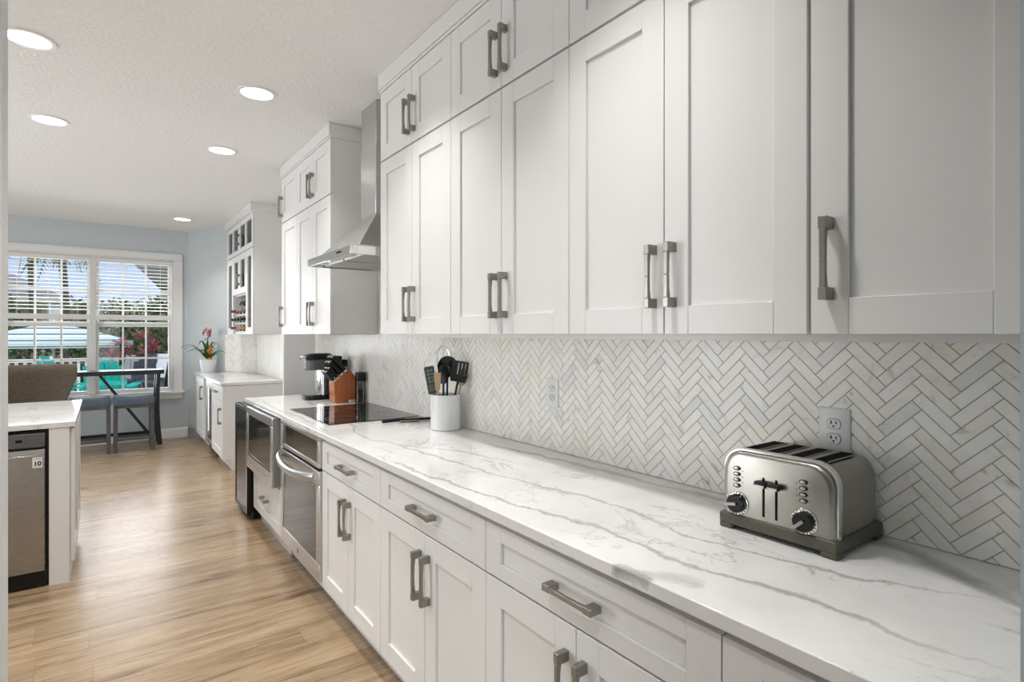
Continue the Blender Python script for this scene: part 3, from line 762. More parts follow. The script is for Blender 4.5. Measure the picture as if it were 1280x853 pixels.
# ------------------------------------------------------------------ toaster
def toaster():
    y0, y1 = 0.562, 0.845; x0, x1 = 1.30, 1.537; zb = CT
    t = thing('toaster', 'brushed steel four-slice toaster with two black dials on the counter', 'toaster', ((x0+x1)/2, (y0+y1)/2, zb))
    def arch(g, zl, zh, r):
        P = [(y0+g, zl), (y1-g, zl)]
        for k in range(9): a = k/8*PI/2; P.append((y1-g-r+r*math.cos(a), zh-r+r*math.sin(a)))
        for k in range(9): a = PI/2+k/8*PI/2; P.append((y0+g+r+r*math.cos(a), zh-r+r*math.sin(a)))
        return P
    zl, zh = zb+0.037, zb+0.202
    body = MB()
    prof = [(x0+0.012, 0.012), (x0+0.022, 0.009), (x0+0.03, 0.006), (x1-0.03, 0.006), (x1-0.012, 0.009), (x1-0.004, 0.014), (x1, 0.022)]
    body.ring([[Vector((xx, yy, zz)) for yy, zz in arch(g, zl, zh-g+0.006, 0.052-g*0.3)] for xx, g in prof])
    bo = body.obj('shell', M['toast'], t, angle=50)
    # bezel: rounded chrome front rim
    bz = MB()
    bz.ring([[Vector((xx, yy, zz)) for yy, zz in arch(g, zl, zh-g+0.006, 0.052-g*0.3)] for xx, g in ((x0+0.018, 0.005), (x0+0.010, 0.0045), (x0+0.004, 0.007), (x0+0.001, 0.012), (x0, 0.018))])
    fo = bz.obj('front_panel', M['toast'], t, angle=60)
    rm = MB()
    def archring(x, g): return [Vector((x, yy, zz)) for yy, zz in arch(g, zl, zh-g+0.006, 0.052-g*0.3)]
    rm.ring([archring(x0+0.012, 0.0015), archring(x0+0.022, 0.0005), archring(x0+0.032, 0.0005), archring(x0+0.036, 0.003), archring(x0+0.036, 0.008), archring(x0+0.012, 0.008)], close=True, cap=False)
    rm.obj('chrome_bezel', M['chrome'], t, angle=50)
    se = MB(); se.ring([archring(x0+0.0365, 0.0045), archring(x0+0.0395, 0.0045), archring(x0+0.0395, 0.010), archring(x0+0.0365, 0.010)], close=True, cap=False)
    se.obj('dark_seam', M['ink'], t)
    ba = MB()
    P = [(y0-0.003, zb+0.012), (y1+0.003, zb+0.012), (y1+0.003, zb+0.036), (y1-0.001, zb+0.041), (y0+0.001, zb+0.041), (y0-0.003, zb+0.036)]
    ba.prism(P, 'x', x0-0.006, x1+0.004)
    for yy in (y0-0.003, y1-0.033):
        for xx in (x0-0.006, x1-0.032): ba.box(xx, xx+0.036, yy, yy+0.036, zb+0.0003, zb+0.014)
    ba.obj('base', M['olive'], t, bevel=0.004)
    xs = x0   # front plane
    for k in range(4):
        yc = y0+0.056+k*0.057
        s = MB().box(x0+0.045, x1-0.045, yc-0.0165, yc+0.0165, zh+0.0005, zh+0.0022)
        so = s.obj('bread_slot', M['ink'], t, bevel=0.001)
        w = MB()
        for yy in (yc-0.019, yc+0.0165): w.box(x0+0.043, x1-0.043, yy, yy+0.0025, zh+0.0002, zh+0.0026)
        w.obj('slot_rim', M['toast'], so)
    for yc in (0.7305, 0.6985):
        MB().box(xs-0.0008, xs+0.002, yc-0.0028, yc+0.0028, zb+0.052, zb+0.148).obj('lever_track', M['ink'], t)
        l = MB(); l.prism([(yc-0.0135, zb+0.126), (yc+0.0135, zb+0.126), (yc+0.0155, zb+0.133), (yc+0.0135, zb+0.141), (yc-0.0135, zb+0.141), (yc-0.0155, zb+0.133)], 'x', xs-0.02, xs-0.003)
        l.box(xs-0.005, xs+0.0005, yc-0.003, yc+0.003, zb+0.131, zb+0.14)
        lo = l.obj('lever', M['blackshine'], t, bevel=0.002)
        MB().box(xs-0.0215, xs-0.018, yc-0.012, yc+0.012, zb+0.127, zb+0.133).obj('lever_edge', M['chrome'], lo)
    RY = Matrix.Rotation(-PI/2, 4, 'Y')
    for yc, zc, ang in ((0.800, zb+0.070, 0.2), (0.632, zb+0.068, 0.75)):
        T = Matrix.Translation((xs, yc, zc)) @ RY @ Matrix.Diagonal((1.17, 1.17, 1.0, 1.0))
        d = MB().lathe([(0.0001, 0), (0.0255, 0), (0.0255, 0.0025), (0.0245, 0.0035), (0.0001, 0.0035)], (0, 0, 0), 36, T).obj('dial_ring', M['chrome'], t)
        tk = MB()
        for k in range(20):
            a = 2*PI*k/20; m4 = T @ Matrix.Rotation(a, 4, 'Z'); tk.box(0.0212, 0.0246, -0.0007, 0.0007, 0.0034, 0.0041, m4)
        tk.obj('dial_marks', M['ink'], d)
        MB().lathe([(0.0001, 0.0032), (0.0205, 0.0032), (0.0195, 0.013), (0.017, 0.0155), (0.0001, 0.0155)], (0, 0, 0), 32, T).obj('dial', M['blackshine'], d)
        MB().box(-0.006, 0.022, -0.0032, 0.0032, 0.013, 0.021, T @ Matrix.Rotation(ang+PI/2*1.0, 4, 'Z')).obj('dial_pointer', M['toast'], d, bevel=0.001)
    for yc in (0.801, 0.634):
        bt = MB(); lg = MB(); sgn = -1 if yc > 0.7 else 1
        for k in range(4):
            zc = zb+0.158-k*0.0145
            bt.lathe([(0.0001, 0.0), (0.0055, 0.0), (0.0055, 0.003), (0.0001, 0.0035)], (0, 0, 0), 16, Matrix.Translation((xs+0.0005, yc, zc)) @ RY @ Matrix.Diagonal((1.0, 1.7, 1.0, 1.0)))
            lg.lathe([(0.0001, 0.003), (0.0036, 0.003), (0.0036, 0.0046), (0.0001, 0.005)], (0, 0, 0), 16, Matrix.Translation((xs+0.0005, yc, zc)) @ RY @ Matrix.Diagonal((1.0, 1.7, 1.0, 1.0)))
        mk = MB()
        for k in range(3): mk.lathe([(0.0001, 0), (0.0013, 0), (0.0013, 0.0008)], (0, 0, 0), 8, Matrix.Translation((xs+0.0003, yc+sgn*0.0155, zb+0.153-k*0.0145)) @ RY)
        mk.obj('indicator_marks', M['ink'], t)
        bo_ = bt.obj('button_column', M['blackshine'], t); lg.obj('button_caps', M['toast'], bo_)
toaster()

# ------------------------------------------------------------------ utensil crock and its utensils
CX, CY = 1.452, 2.565
def crock():
    t = MB()
    t.lathe([(0.0001, 0.0004), (0.074, 0.0004), (0.0785, 0.006), (0.0785, 0.17), (0.0795, 0.181), (0.077, 0.184), (0.073, 0.180), (0.0725, 0.014), (0.0001, 0.012)], (CX, CY, CT), 40)
    tag(t.obj('utensil_crock', M['ceram']), 'round white ceramic crock full of utensils by the tiled wall', 'crock')
crock()
def lean(p0, p1):
    """matrix with local z from p0 to p1 and its flat side turned towards the aisle"""
    p0, p1 = Vector(p0), Vector(p1); z = (p1-p0).normalized(); x = Vector((0.5, 0.87, 0)); x = (x-z*x.dot(z)).normalized(); y = z.cross(x)
    m = Matrix((x, y, z)).transposed().to_4x4(); m.translation = p0; return m, (p1-p0).length
def inpot(a, b, z): return (CX+0.87*a+0.5*b, CY-0.5*a+0.87*b, ZB+z)    # a: along the crock's width, b: towards the wall
def oval(b, Mx, zc, rx, rz, th, n=24, bowl=0.0):
    """flat-ish oval head in local YZ, thickness along x"""
    L = []
    for s, k in ((-1, 0.7), (-0.4, 1.0), (0.4, 1.0), (1, 0.7)):
        L.append([Mx @ Vector((s*th/2+bowl*(1-k), rx*k*math.cos(2*PI*i/n), zc+rz*k*math.sin(2*PI*i/n))) for i in range(n)])
    b.ring(L)
ZB = CT+0.016
def utensils():
    # wire whisk
    t = thing('wire_whisk', 'wire whisk with a big balloon loop standing at the back of the crock', 'whisk', (CX-0.01, CY+0.03, ZB))
    Mx, L = lean(inpot(-0.01, 0.045, 0.02), inpot(-0.012, 0.066, 0.41))
    MB().lathe([(0.007, 0), (0.008, 0.10), (0.006, 0.22)], (0, 0, 0), 12, Mx).obj('handle', M['chrome'], t)
    w = MB()
    for a in range(4):
        an = PI*a/4; P = []
        for k in range(17):
            q = PI*k/16; rad = 0.062*math.cos(q)*(0.30+0.95*math.sin(q)**0.7)   # from one side of the handle over the top to the other
            P.append(Mx @ Vector((math.cos(an)*rad, math.sin(an)*rad, 0.215+0.185*math.sin(q))))
        w.tube(P, 0.0014, 6)
    w.obj('wire_loops', M['chrome'], t)
    def stick(name, label, cat, p0, p1, mh, head, mm, r=0.006, grp='utensils in the white crock', n=10, flat=1.0):
        t = thing(name, label, cat, p0, grp); Mx, L = lean(p0, p1)
        b = MB(); b.tube([Mx @ Vector((0, 0, z)) for z in (0, L*0.4, L*0.72)], [r, r*0.9, r*0.8], n, sx=flat); b.obj('handle', mh, t)
        h = MB(); head(h, Mx, L); h.obj('head', mm, t); return t
    def spoon(rx, rz, bowl=0.012): return lambda h, Mx, L: oval(h, Mx, L*0.72+rz*0.9, rx, rz, 0.006, bowl=bowl)
    def slotted(w, l):
        def f(h, Mx, L):
            z0 = L*0.70
            P = [(-w*0.45, z0), (w*0.45, z0), (w*0.55, z0+l*0.3), (w*0.5, z0+l), (-w*0.5, z0+l), (-w*0.55, z0+l*0.3)]
            h.prism([(a, b) for a, b in P[:3]]+[(w*0.53, z0+l*0.35), (-w*0.53, z0+l*0.35)]+[P[5]], 'x', -0.002, 0.002, Mx)
            for k in range(5):
                a0 = -w*0.5+k*w*0.21; h.box(-0.002, 0.002, a0, a0+w*0.16, z0+l*0.34, z0+l*0.9, Mx)
            h.box(-0.002, 0.002, -w*0.5, w*0.5, z0+l*0.90, z0+l, Mx)
        return f
    stick('ladle', 'black ladle with a wide round bowl in the middle of the crock', 'ladle', inpot(0.004, 0.0, 0), inpot(0.012, -0.006, 0.365), M['black'], spoon(0.053, 0.056, 0.03), M['blackshine'])
    stick('serving_spoon', 'black serving spoon in front of the ladle in the crock', 'spoon', inpot(-0.01, -0.025, 0), inpot(-0.012, -0.035, 0.315), M['black'], spoon(0.030, 0.052, 0.012), M['blackshine'])
    stick('slotted_turner', 'black slotted turner leaning to the right in the crock', 'spatula', inpot(0.020, -0.028, 0), inpot(0.080, -0.042, 0.335), M['black'], slotted(0.085, 0.11), M['blackshine'], 0.007)
    stick('wooden_spoon', 'pale wooden spoon leaning far right in the crock against the tiles', 'spoon', inpot(0.030, 0.0, 0), inpot(0.098, -0.012, 0.30), M['woodlt'], spoon(0.032, 0.046, 0.01), M['woodlt'])
    stick('wooden_spatula', 'straight wooden spatula standing upright at the front of the crock', 'spatula', inpot(-0.035, -0.035, 0), inpot(-0.042, -0.055, 0.285), M['woodlt'], lambda h, Mx, L: h.prism([(-0.012, L*0.68), (0.012, L*0.68), (0.019, L), (-0.019, L)], 'x', -0.004, 0.004, Mx), M['woodlt'], 0.008)
    t = thing('digital_thermometer', 'dark green kitchen thermometer with buttons standing at the left of the crock', 'thermometer', (CX-0.03, CY+0.06, ZB))
    Mx, L = lean(inpot(-0.062, -0.012, 0.172), inpot(-0.088, -0.022, 0.315))
    Mx = Mx @ Matrix.Rotation(0.15, 4, 'Z')
    dg = plain('dark_green_plastic', (0.028, 0.06, 0.05), 0.4)
    MB().box(-0.008, 0.008, -0.026, 0.026, 0, L, Mx).obj('body', dg, t, bevel=0.006)
    k = MB()
    for i in range(2):
        for j in range(4): k.box(-0.0095, -0.0075, -0.016+i*0.018, -0.003+i*0.018, L*0.42+j*0.019, L*0.42+j*0.019+0.012, Mx)
    k.obj('buttons', M['grey'], t)
    MB().box(-0.0092, -0.0075, -0.018, 0.018, L*0.1, L*0.34, Mx).obj('display', M['dwtop'], t)
    MB().tube([inpot(-0.045, -0.008, 0.005), inpot(-0.062, -0.012, 0.178)], 0.003, 8).obj('probe', M['chrome'], t)
    hk = MB(); hk.tube([Mx @ Vector((0, 0.01, L-0.002)), Mx @ Vector((0, 0.02, L+0.012)), Mx @ Vector((0, 0.012, L+0.028)), Mx @ Vector((0, 0.0, L+0.03))], 0.0018, 6); hk.obj('hanging_hook', M['chrome'], t)
utensils()
def loose():
    t = thing('tongs', 'black tongs lying on the counter between cooktop and crock', 'tongs', (1.37, 2.945, CT))
    b = MB(); b.box(1.262, 1.40, 2.939, 2.958, CT+0.0005, CT+0.016).obj('lower_arm', M['black'], t, bevel=0.003)
    MB().prism([(1.39, 2.935), (1.55, 2.905), (1.55, 2.925), (1.39, 2.957)], 'z', CT+0.0005, CT+0.013).obj('upper_arm', M['blackshine'], t, bevel=0.003)
    s = thing('table_knife', 'olive-handled spreader lying beside the tongs near the crock', 'knife', (1.40, 2.88, CT))
    MB().prism([(1.345, 2.885), (1.45, 2.862), (1.45, 2.880), (1.345, 2.904)], 'z', CT+0.0005, CT+0.012).obj('handle', plain('olive_wood', (0.16, 0.13, 0.06), 0.4), s, bevel=0.003)
    MB().prism([(1.45, 2.864), (1.535, 2.843), (1.54, 2.855), (1.45, 2.878)], 'z', CT+0.003, CT+0.006).obj('blade', M['steelh'], s)
loose()

# ------------------------------------------------------------------ knife block, grinder, coffee maker
def knife_block():
    y0, y1 = 3.965, 4.085
    t = thing('knife_block', 'orange-brown wooden knife block beyond the cooktop', 'knife block', (1.44, 4.02, CT))
    P = [(1.352, CT+0.0004), (1.338, CT+0.02), (1.334, 1.064), (1.437, 1.153), (1.452, 1.148), (1.538, 1.045), (1.538, CT+0.0004)]
    MB().prism(P, 'y', y0, y1).obj('block', M['orange'], t, bevel=0.004)
    d = Vector((1.437-1.334, 0, 1.153-1.064)).normalized(); n = Vector((-d.z, 0, d.x))
    MB().box(1.44, 1.50, y0-0.003, y0+0.001, CT+0.001, CT+0.02).obj('name_plate', M['sign'], t)
    m = MB()
    for k, w in enumerate((0.006, 0.009, 0.005)): m.box(1.452+k*0.014, 1.452+k*0.014+w, y0-0.0036, y0-0.002, CT+0.007, CT+0.014)
    m.obj('plate_lettering', M['ink'], t)
    base = Vector((1.334, 0, 1.064)); i = 0
    rows = [(0.88, 3, 0.150, 0.0125, 'large black-handled knife, %s in the upper row of the block', 'kitchen_knife'),
            (0.60, 3, 0.135, 0.0115, 'black-handled knife, %s in the second row of the block', 'kitchen_knife'),
            (0.34, 4, 0.105, 0.008, 'small black-handled steak knife, %s in the third row of the block', 'steak_knife'),
            (0.10, 4, 0.100, 0.008, 'small black-handled steak knife, %s in the lowest row of the block', 'steak_knife')]
    ords = {3: ['nearest to the cooktop', 'in the middle', 'furthest from the cooktop'], 4: ['nearest to the cooktop', 'second from the cooktop', 'third from the cooktop', 'furthest from the cooktop']}
    for fr, cnt, ln, r, lab, nm in rows:
        for k in range(cnt):
            yy = y0+0.02+(y1-y0-0.04)*k/(cnt-1)
            p = base+d*(0.136*fr)+Vector((0, yy, 0)); q = n
            kt = thing(nm, lab % ords[cnt][k], 'knife', p, 'knives in the wooden block')
            Mx = Matrix((Vector((0, 1, 0)), -d, n)).transposed().to_4x4(); Mx.translation = p
            MB().box(-0.006, 0.006, -r, r, -0.002, 0.012, Mx).obj('bolster', M['chrome'], kt, bevel=0.001)
            h = MB(); h.ring([[Mx @ Vector((a*0.0085*s, b_*r*1.15*s2, z)) for a, b_ in ((-1, -0.8), (-0.6, -1), (0.6, -1), (1, -0.8), (1, 0.8), (0.6, 1), (-0.6, 1), (-1, 0.8))] for z, s, s2 in ((0.011, 1, 0.85), (ln*0.5, 1.1, 1.0), (ln*0.85, 1.05, 1.15), (ln-0.006, 1.0, 1.1))])
            h.obj('handle', M['black'], kt)
            MB().box(-0.007, 0.007, -r, r, ln-0.007, ln-0.001, Mx).obj('pommel', M['chrome'], kt, bevel=0.002)
knife_block()
def grinder():
    c = (1.508, 3.915, CT)
    t = thing('spice_grinder', 'clear glass pepper grinder with black cap beside the knife block', 'grinder', c)
    MB().lathe([(0.0001, 0.0005), (0.034, 0.0005), (0.036, 0.004), (0.036, 0.165), (0.033, 0.168), (0.031, 0.16), (0.031, 0.01), (0.0001, 0.008)], c, 24).obj('jar', M['jar'], t)
    pc = MB(); rr = random.Random(3)
    for k in range(220):
        a = rr.random()*2*PI; q = 0.0265*math.sqrt(rr.random()); z = 0.014+rr.random()*0.085
        x, y, z = c[0]+q*math.cos(a), c[1]+q*math.sin(a), c[2]+z; s = 0.0032
        pc.add([(x+s, y, z), (x-s, y, z), (x, y+s, z), (x, y-s, z), (x, y, z+s), (x, y, z-s)], [(0, 2, 4), (2, 1, 4), (1, 3, 4), (3, 0, 4), (2, 0, 5), (1, 2, 5), (3, 1, 5), (0, 3, 5)])
    po = pc.obj('peppercorns', plain('peppercorn', (0.05, 0.04, 0.03), 0.6, vary=0.5), t); po['kind'] = 'stuff'
    MB().lathe([(0.0001, 0.160), (0.034, 0.160), (0.0375, 0.168), (0.0375, 0.215), (0.035, 0.222), (0.0001, 0.223)], c, 24).obj('cap', M['black'], t)
grinder()
def coffee_maker():
    y0, y1 = 4.25, 4.45; t = thing('coffee_maker', 'black and silver single-cup coffee maker at the far end of the counter', 'coffee maker', (1.37, 4.35, CT))
    def rr(x0, x1, a0, a1, r):
        P = []
        for cx, cy, s in ((x1-r, a1-r, 0), (x0+r, a1-r, 1), (x0+r, a0+r, 2), (x1-r, a0+r, 3)):
            for k in range(5): a = s*PI/2+k/4*PI/2; P.append((cx+r*math.cos(a), cy+r*math.sin(a)))
        return P
    MB().prism(rr(1.225, 1.50, y0+0.01, y1-0.01, 0.05), 'z', CT+0.0005, CT+0.032).obj('drip_base', M['black'], t, bevel=0.006)
    MB().prism(rr(1.24, 1.345, y0+0.035, y1-0.035, 0.03), 'z', CT+0.033, CT+0.037).obj('drip_grate', M['grey'], t)
    MB().prism(rr(1.36, 1.50, y0+0.0, y1-0.0, 0.03), 'z', CT+0.032, CT+0.33).obj('body', M['black'], t, bevel=0.006)
    MB().prism(rr(1.343, 1.40, y0+0.03, y1-0.03, 0.02), 'z', CT+0.032, CT+0.235).obj('front_column', M['chrome'], t, bevel=0.003)
    MB().prism(rr(1.24, 1.42, y0+0.015, y1-0.015, 0.05), 'z', CT+0.225, CT+0.31).obj('brew_head', M['dwtop'], t, bevel=0.01)
    L = []
    for z, g in ((CT+0.31, 0.0), (CT+0.33, 0.004), (CT+0.345, 0.02), (CT+0.352, 0.05)): L.append([Vector((x, y, z)) for x, y in rr(1.236+g, 1.44-g*0.3, y0+0.01+g, y1-0.01-g, 0.045)])
    MB().ring(L).obj('lid', M['blackshine'], t)
    P = [(1.225, y0+0.03, CT+0.30), (1.222, y0+0.04, CT+0.325), (1.222, y1-0.04, CT+0.325), (1.225, y1-0.03, CT+0.30)]
    MB().tube(P, 0.007, 8).obj('lift_handle', M['chrome'], t)
    MB().prism(rr(1.40, 1.485, y0-0.035, y0-0.002, 0.012), 'z', CT+0.001, CT+0.30).obj('water_tank', M['blackshine'], t, bevel=0.003)
coffee_maker()

# ------------------------------------------------------------------ rear bar by the window
def rear_bar():
    xf, xb = 1.0, 1.588
    G2 = 'white cabinets of the bar by the window'
    t = thing('base_cabinet', 'white bar base cabinet with drawer over door beside the grey side panel', 'cabinet', (1.3, 6.75, 0), G2)
    b = MB(); b.box(xf+0.021, xb, 6.40, 7.18, 0.112, 0.8815).box(xf+0.08, xb, 6.40, 7.18, 0, 0.112); b.obj('carcass', M['cab'], t)
    dd = shaker(6.46, 7.17, DZ0, DZ1, xf, t, 'drawer', 0.07, 0.044); pull(dd, xf, 6.82, 0.79, False)
    dd = shaker(6.46, 7.17, BZ0, BZ1, xf, t); pull(dd, xf, 6.53, 0.55)
    sp = MB(); sp.prism([(xf-0.01, 0.112), (xf+0.075, 0.112), (xf+0.075, 0.0), (xb, 0), (xb, 0.8815), (xf-0.01, 0.8815)], 'y', 6.378, 6.398)
    sp.obj('side_panel', M['cab'], t, bevel=0.001)
    t = thing('bar_fridge', 'stainless-framed bar fridge between two white cabinets by the window', 'fridge', (1.3, 7.48, 0))
    MB().box(xf+0.06, xb-0.03, 7.20, 7.77, 0.02, 0.87).obj('fridge_body', M['black'], t)
    f = MB(); f.box(xf+0.02, xf+0.055, 7.205, 7.245, 0.11, 0.865).box(xf+0.02, xf+0.055, 7.725, 7.765, 0.11, 0.865).box(xf+0.02, xf+0.055, 7.245, 7.725, 0.11, 0.15).box(xf+0.02, xf+0.055, 7.245, 7.725, 0.77, 0.865)
    o = f.obj('door_frame', M['steel'], t, bevel=0.003)
    MB().box(xf+0.025, xf+0.05, 7.245, 7.725, 0.15, 0.77).obj('door_glass', M['oglass'], o)
    MB().tube([(xf-0.02, 7.24, 0.30), (xf-0.02, 7.24, 0.80)], 0.01, 10).obj('door_handle', M['steel'], o)
    t = thing('base_cabinet', 'white single-door bar base cabinet against the angled wall below the orchid', 'cabinet', (1.2, 8.05, 0), G2)
    b = MB(); b.prism([(xf+0.021, 7.79), (xb, 7.79), (1.50, 7.80), (1.10, 8.46), (xf+0.021, 8.46)], 'z', 0.112, 0.8815)
    b.prism([(xf+0.08, 7.79), (1.50, 7.80), (1.13, 8.44), (xf+0.08, 8.44)], 'z', 0.0, 0.112); b.obj('carcass', M['cab'], t)
    dd = shaker(7.80, 8.46, BZ0, 0.862, xf, t); pull(dd, xf, 7.88, 0.68)
    slab('countertop', 'white quartz bar top by the window carrying the potted orchid', 0, 0, 0, 0, M['quartz2'], poly=[(0.97, 6.365), (1.5815, 6.365), (1.5815, 7.645), (1.112, 8.515), (0.97, 8.515)])
    # upper: glazed display cabinets
    X = 1.285; xb2 = 1.588; ya, yb = 6.42, 7.925
    GB = 'glazed white bar wall cabinets'
    poly = lambda g: [(X+0.021, ya+g), (xb2, ya+g), (xb2, 7.65), (1.428, 7.945-g), (X+0.021, yb-g)]
    def shell(t, z0, z1):
        c = MB(); c.box(X+0.021, xb2, ya, ya+0.018, z0, z1).box(X+0.021, 1.42, yb-0.018, yb, z0, z1).box(1.572, xb2-0.001, ya+0.018, 7.61, z0+0.019, z1-0.019)
        for q0, q1 in ((z0+0.0005, z0+0.018), (z1-0.018, z1-0.0005)):
            c.prism([(X+0.022, ya+0.018), (xb2-0.001, ya+0.018), (xb2-0.001, 7.60), (1.43, yb-0.019), (X+0.022, yb-0.019)], 'z', q0, q1)
        c.obj('carcass', M['cab'], t)
    def gdoor(t, y0, y1, z0, z1, panes, hy=None, hz=None, fr=0.055):
        b = MB(); b.box(X, X+0.02, y0, y1, z0, z0+fr).box(X, X+0.02, y0, y1, z1-fr, z1)
        w = (y1-y0-fr*(panes+1))/panes
        for k in range(panes+1): b.box(X, X+0.02, y0+k*(w+fr), y0+k*(w+fr)+fr, z0+fr, z1-fr)
        o = b.obj('glazed_door', M['cab'], t, bevel=0.001)
        for k in range(panes): MB().box(X+0.009, X+0.012, y0+fr+k*(w+fr)-0.003, y0+fr+k*(w+fr)+w+0.003, z0+fr-0.003, z1-fr+0.003).obj('pane', M['cglass'], o)
        if hy: pull(o, X, hy, hz, True, 0.13)
    t = thing('display_cabinet', 'short white glazed cabinet at the ceiling above the wine rack', 'cabinet', (1.43, 7.15, 2.36), GB)
    shell(t, 2.350, 2.7285); ym = (ya+yb)/2
    gdoor(t, ya+0.003, ym-0.002, 2.357, 2.725, 2, ym-0.03, 2.52); gdoor(t, ym+0.002, yb-0.003, 2.357, 2.725, 2, ym+0.03, 2.52)
    t = thing('display_cabinet', 'tall white glazed wall cabinet with built-in wine rack near the window', 'cabinet', (1.43, 7.15, 1.4), GB)
    shell(t, 1.413, 2.349)
    MB().box(X+0.021, 1.57, 6.765, 6.78, 1.43, 2.331).box(X+0.021, 1.57, 7.53, 7.545, 1.43, 2.331).box(X+0.021, 1.57, 6.78, 7.53, 1.88, 1.895).obj('dividers', M['cab'], t)
    gdoor(t, ya+0.003, 6.77, 1.413, 2.346, 1, None, None, 0.075); gdoor(t, 7.54, yb-0.003, 1.413, 2.346, 1, None, None, 0.075)
    gdoor(t, 6.775, 7.153, 1.885, 2.346, 1, 7.13, 2.05, 0.07); gdoor(t, 7.157, 7.535, 1.885, 2.346, 1, 7.18, 2.05, 0.07)
    r = MB()
    for z in (1.445, 1.545, 1.645):
        r.box(X+0.03, X+0.045, 6.785, 7.525, z-0.012, z+0.004).box(1.50, 1.515, 6.785, 7.525, z-0.012, z+0.004)
    for yy in (6.785, 6.97, 7.155, 7.34, 7.515): r.box(X+0.03, X+0.045, yy-0.006, yy+0.006, 1.433, 1.72)
    ro = r.obj('wine_rack', M['cab'], t)
    MB().box(X+0.03, 1.55, 6.785, 7.525, 1.868, 1.879).obj('stemware_rail', M['cab'], t)
    # bottles lying with their necks to the room
    caps = {0: ('burgundy', (0.22, 0.02, 0.03)), 1: ('black', (0.02, 0.02, 0.02)), 2: ('tan', (0.50, 0.33, 0.17))}
    cm = {k: plain('%s_capsule' % v[0], v[1], 0.4) for k, v in caps.items()}
    gm = plain('dark_green_bottle_glass', (0.012, 0.02, 0.012), 0.1)
    pos = ['nearest to the long counter', 'second from the long counter', 'third from the long counter', 'nearest to the window']
    rows = ['bottom', 'middle', 'top']
    kinds = [[2, 2, 0, 0], [1, 1, 1, 1], [2, 2, 0, 0]]
    for ri, z in enumerate((1.445, 1.545, 1.645)):
        for k in range(4):
            yy = 6.877+0.185*k; kd = kinds[ri][k]
            t = thing('wine_bottle', '%s-capped bottle in the %s wine rack row, %s' % (caps[kd][0], rows[ri], pos[k]), 'bottle', (1.4, yy, z), 'bottles in the wine rack')
            Mx = Matrix.Translation((1.555, yy, z+0.041)) @ Matrix.Rotation(-PI/2, 4, 'Y')
            MB().lathe([(0.0001, 0), (0.036, 0), (0.0365, 0.01), (0.0365, 0.175), (0.030, 0.20), (0.016, 0.225), (0.014, 0.25)], (0, 0, 0), 20, Mx).obj('bottle_glass', gm, t)
            MB().lathe([(0.0145, 0.24), (0.0155, 0.242), (0.0155, 0.30), (0.0165, 0.302), (0.0165, 0.312), (0.0001, 0.313)], (0, 0, 0), 16, Mx).obj('capsule', cm[kd], t)
    for k in range(4):
        yy = 6.90+0.175*k
        t = thing('wine_glass', 'stemmed wine glass hanging upside down over the wine rack, %s' % pos[k], 'wine glass', (1.37, yy, 1.76), 'wine glasses hanging in the bar cabinet')
        MB().lathe([(0.0001, 0.107), (0.033, 0.107), (0.033, 0.105), (0.004, 0.101), (0.0035, 0.055), (0.02, 0.045), (0.034, 0.02), (0.03, 0.0), (0.028, 0.0), (0.032, 0.02), (0.018, 0.043), (0.0001, 0.052)], (1.37, yy, 1.76), 20).obj('glass_body', M['jar'], t)
rear_bar()

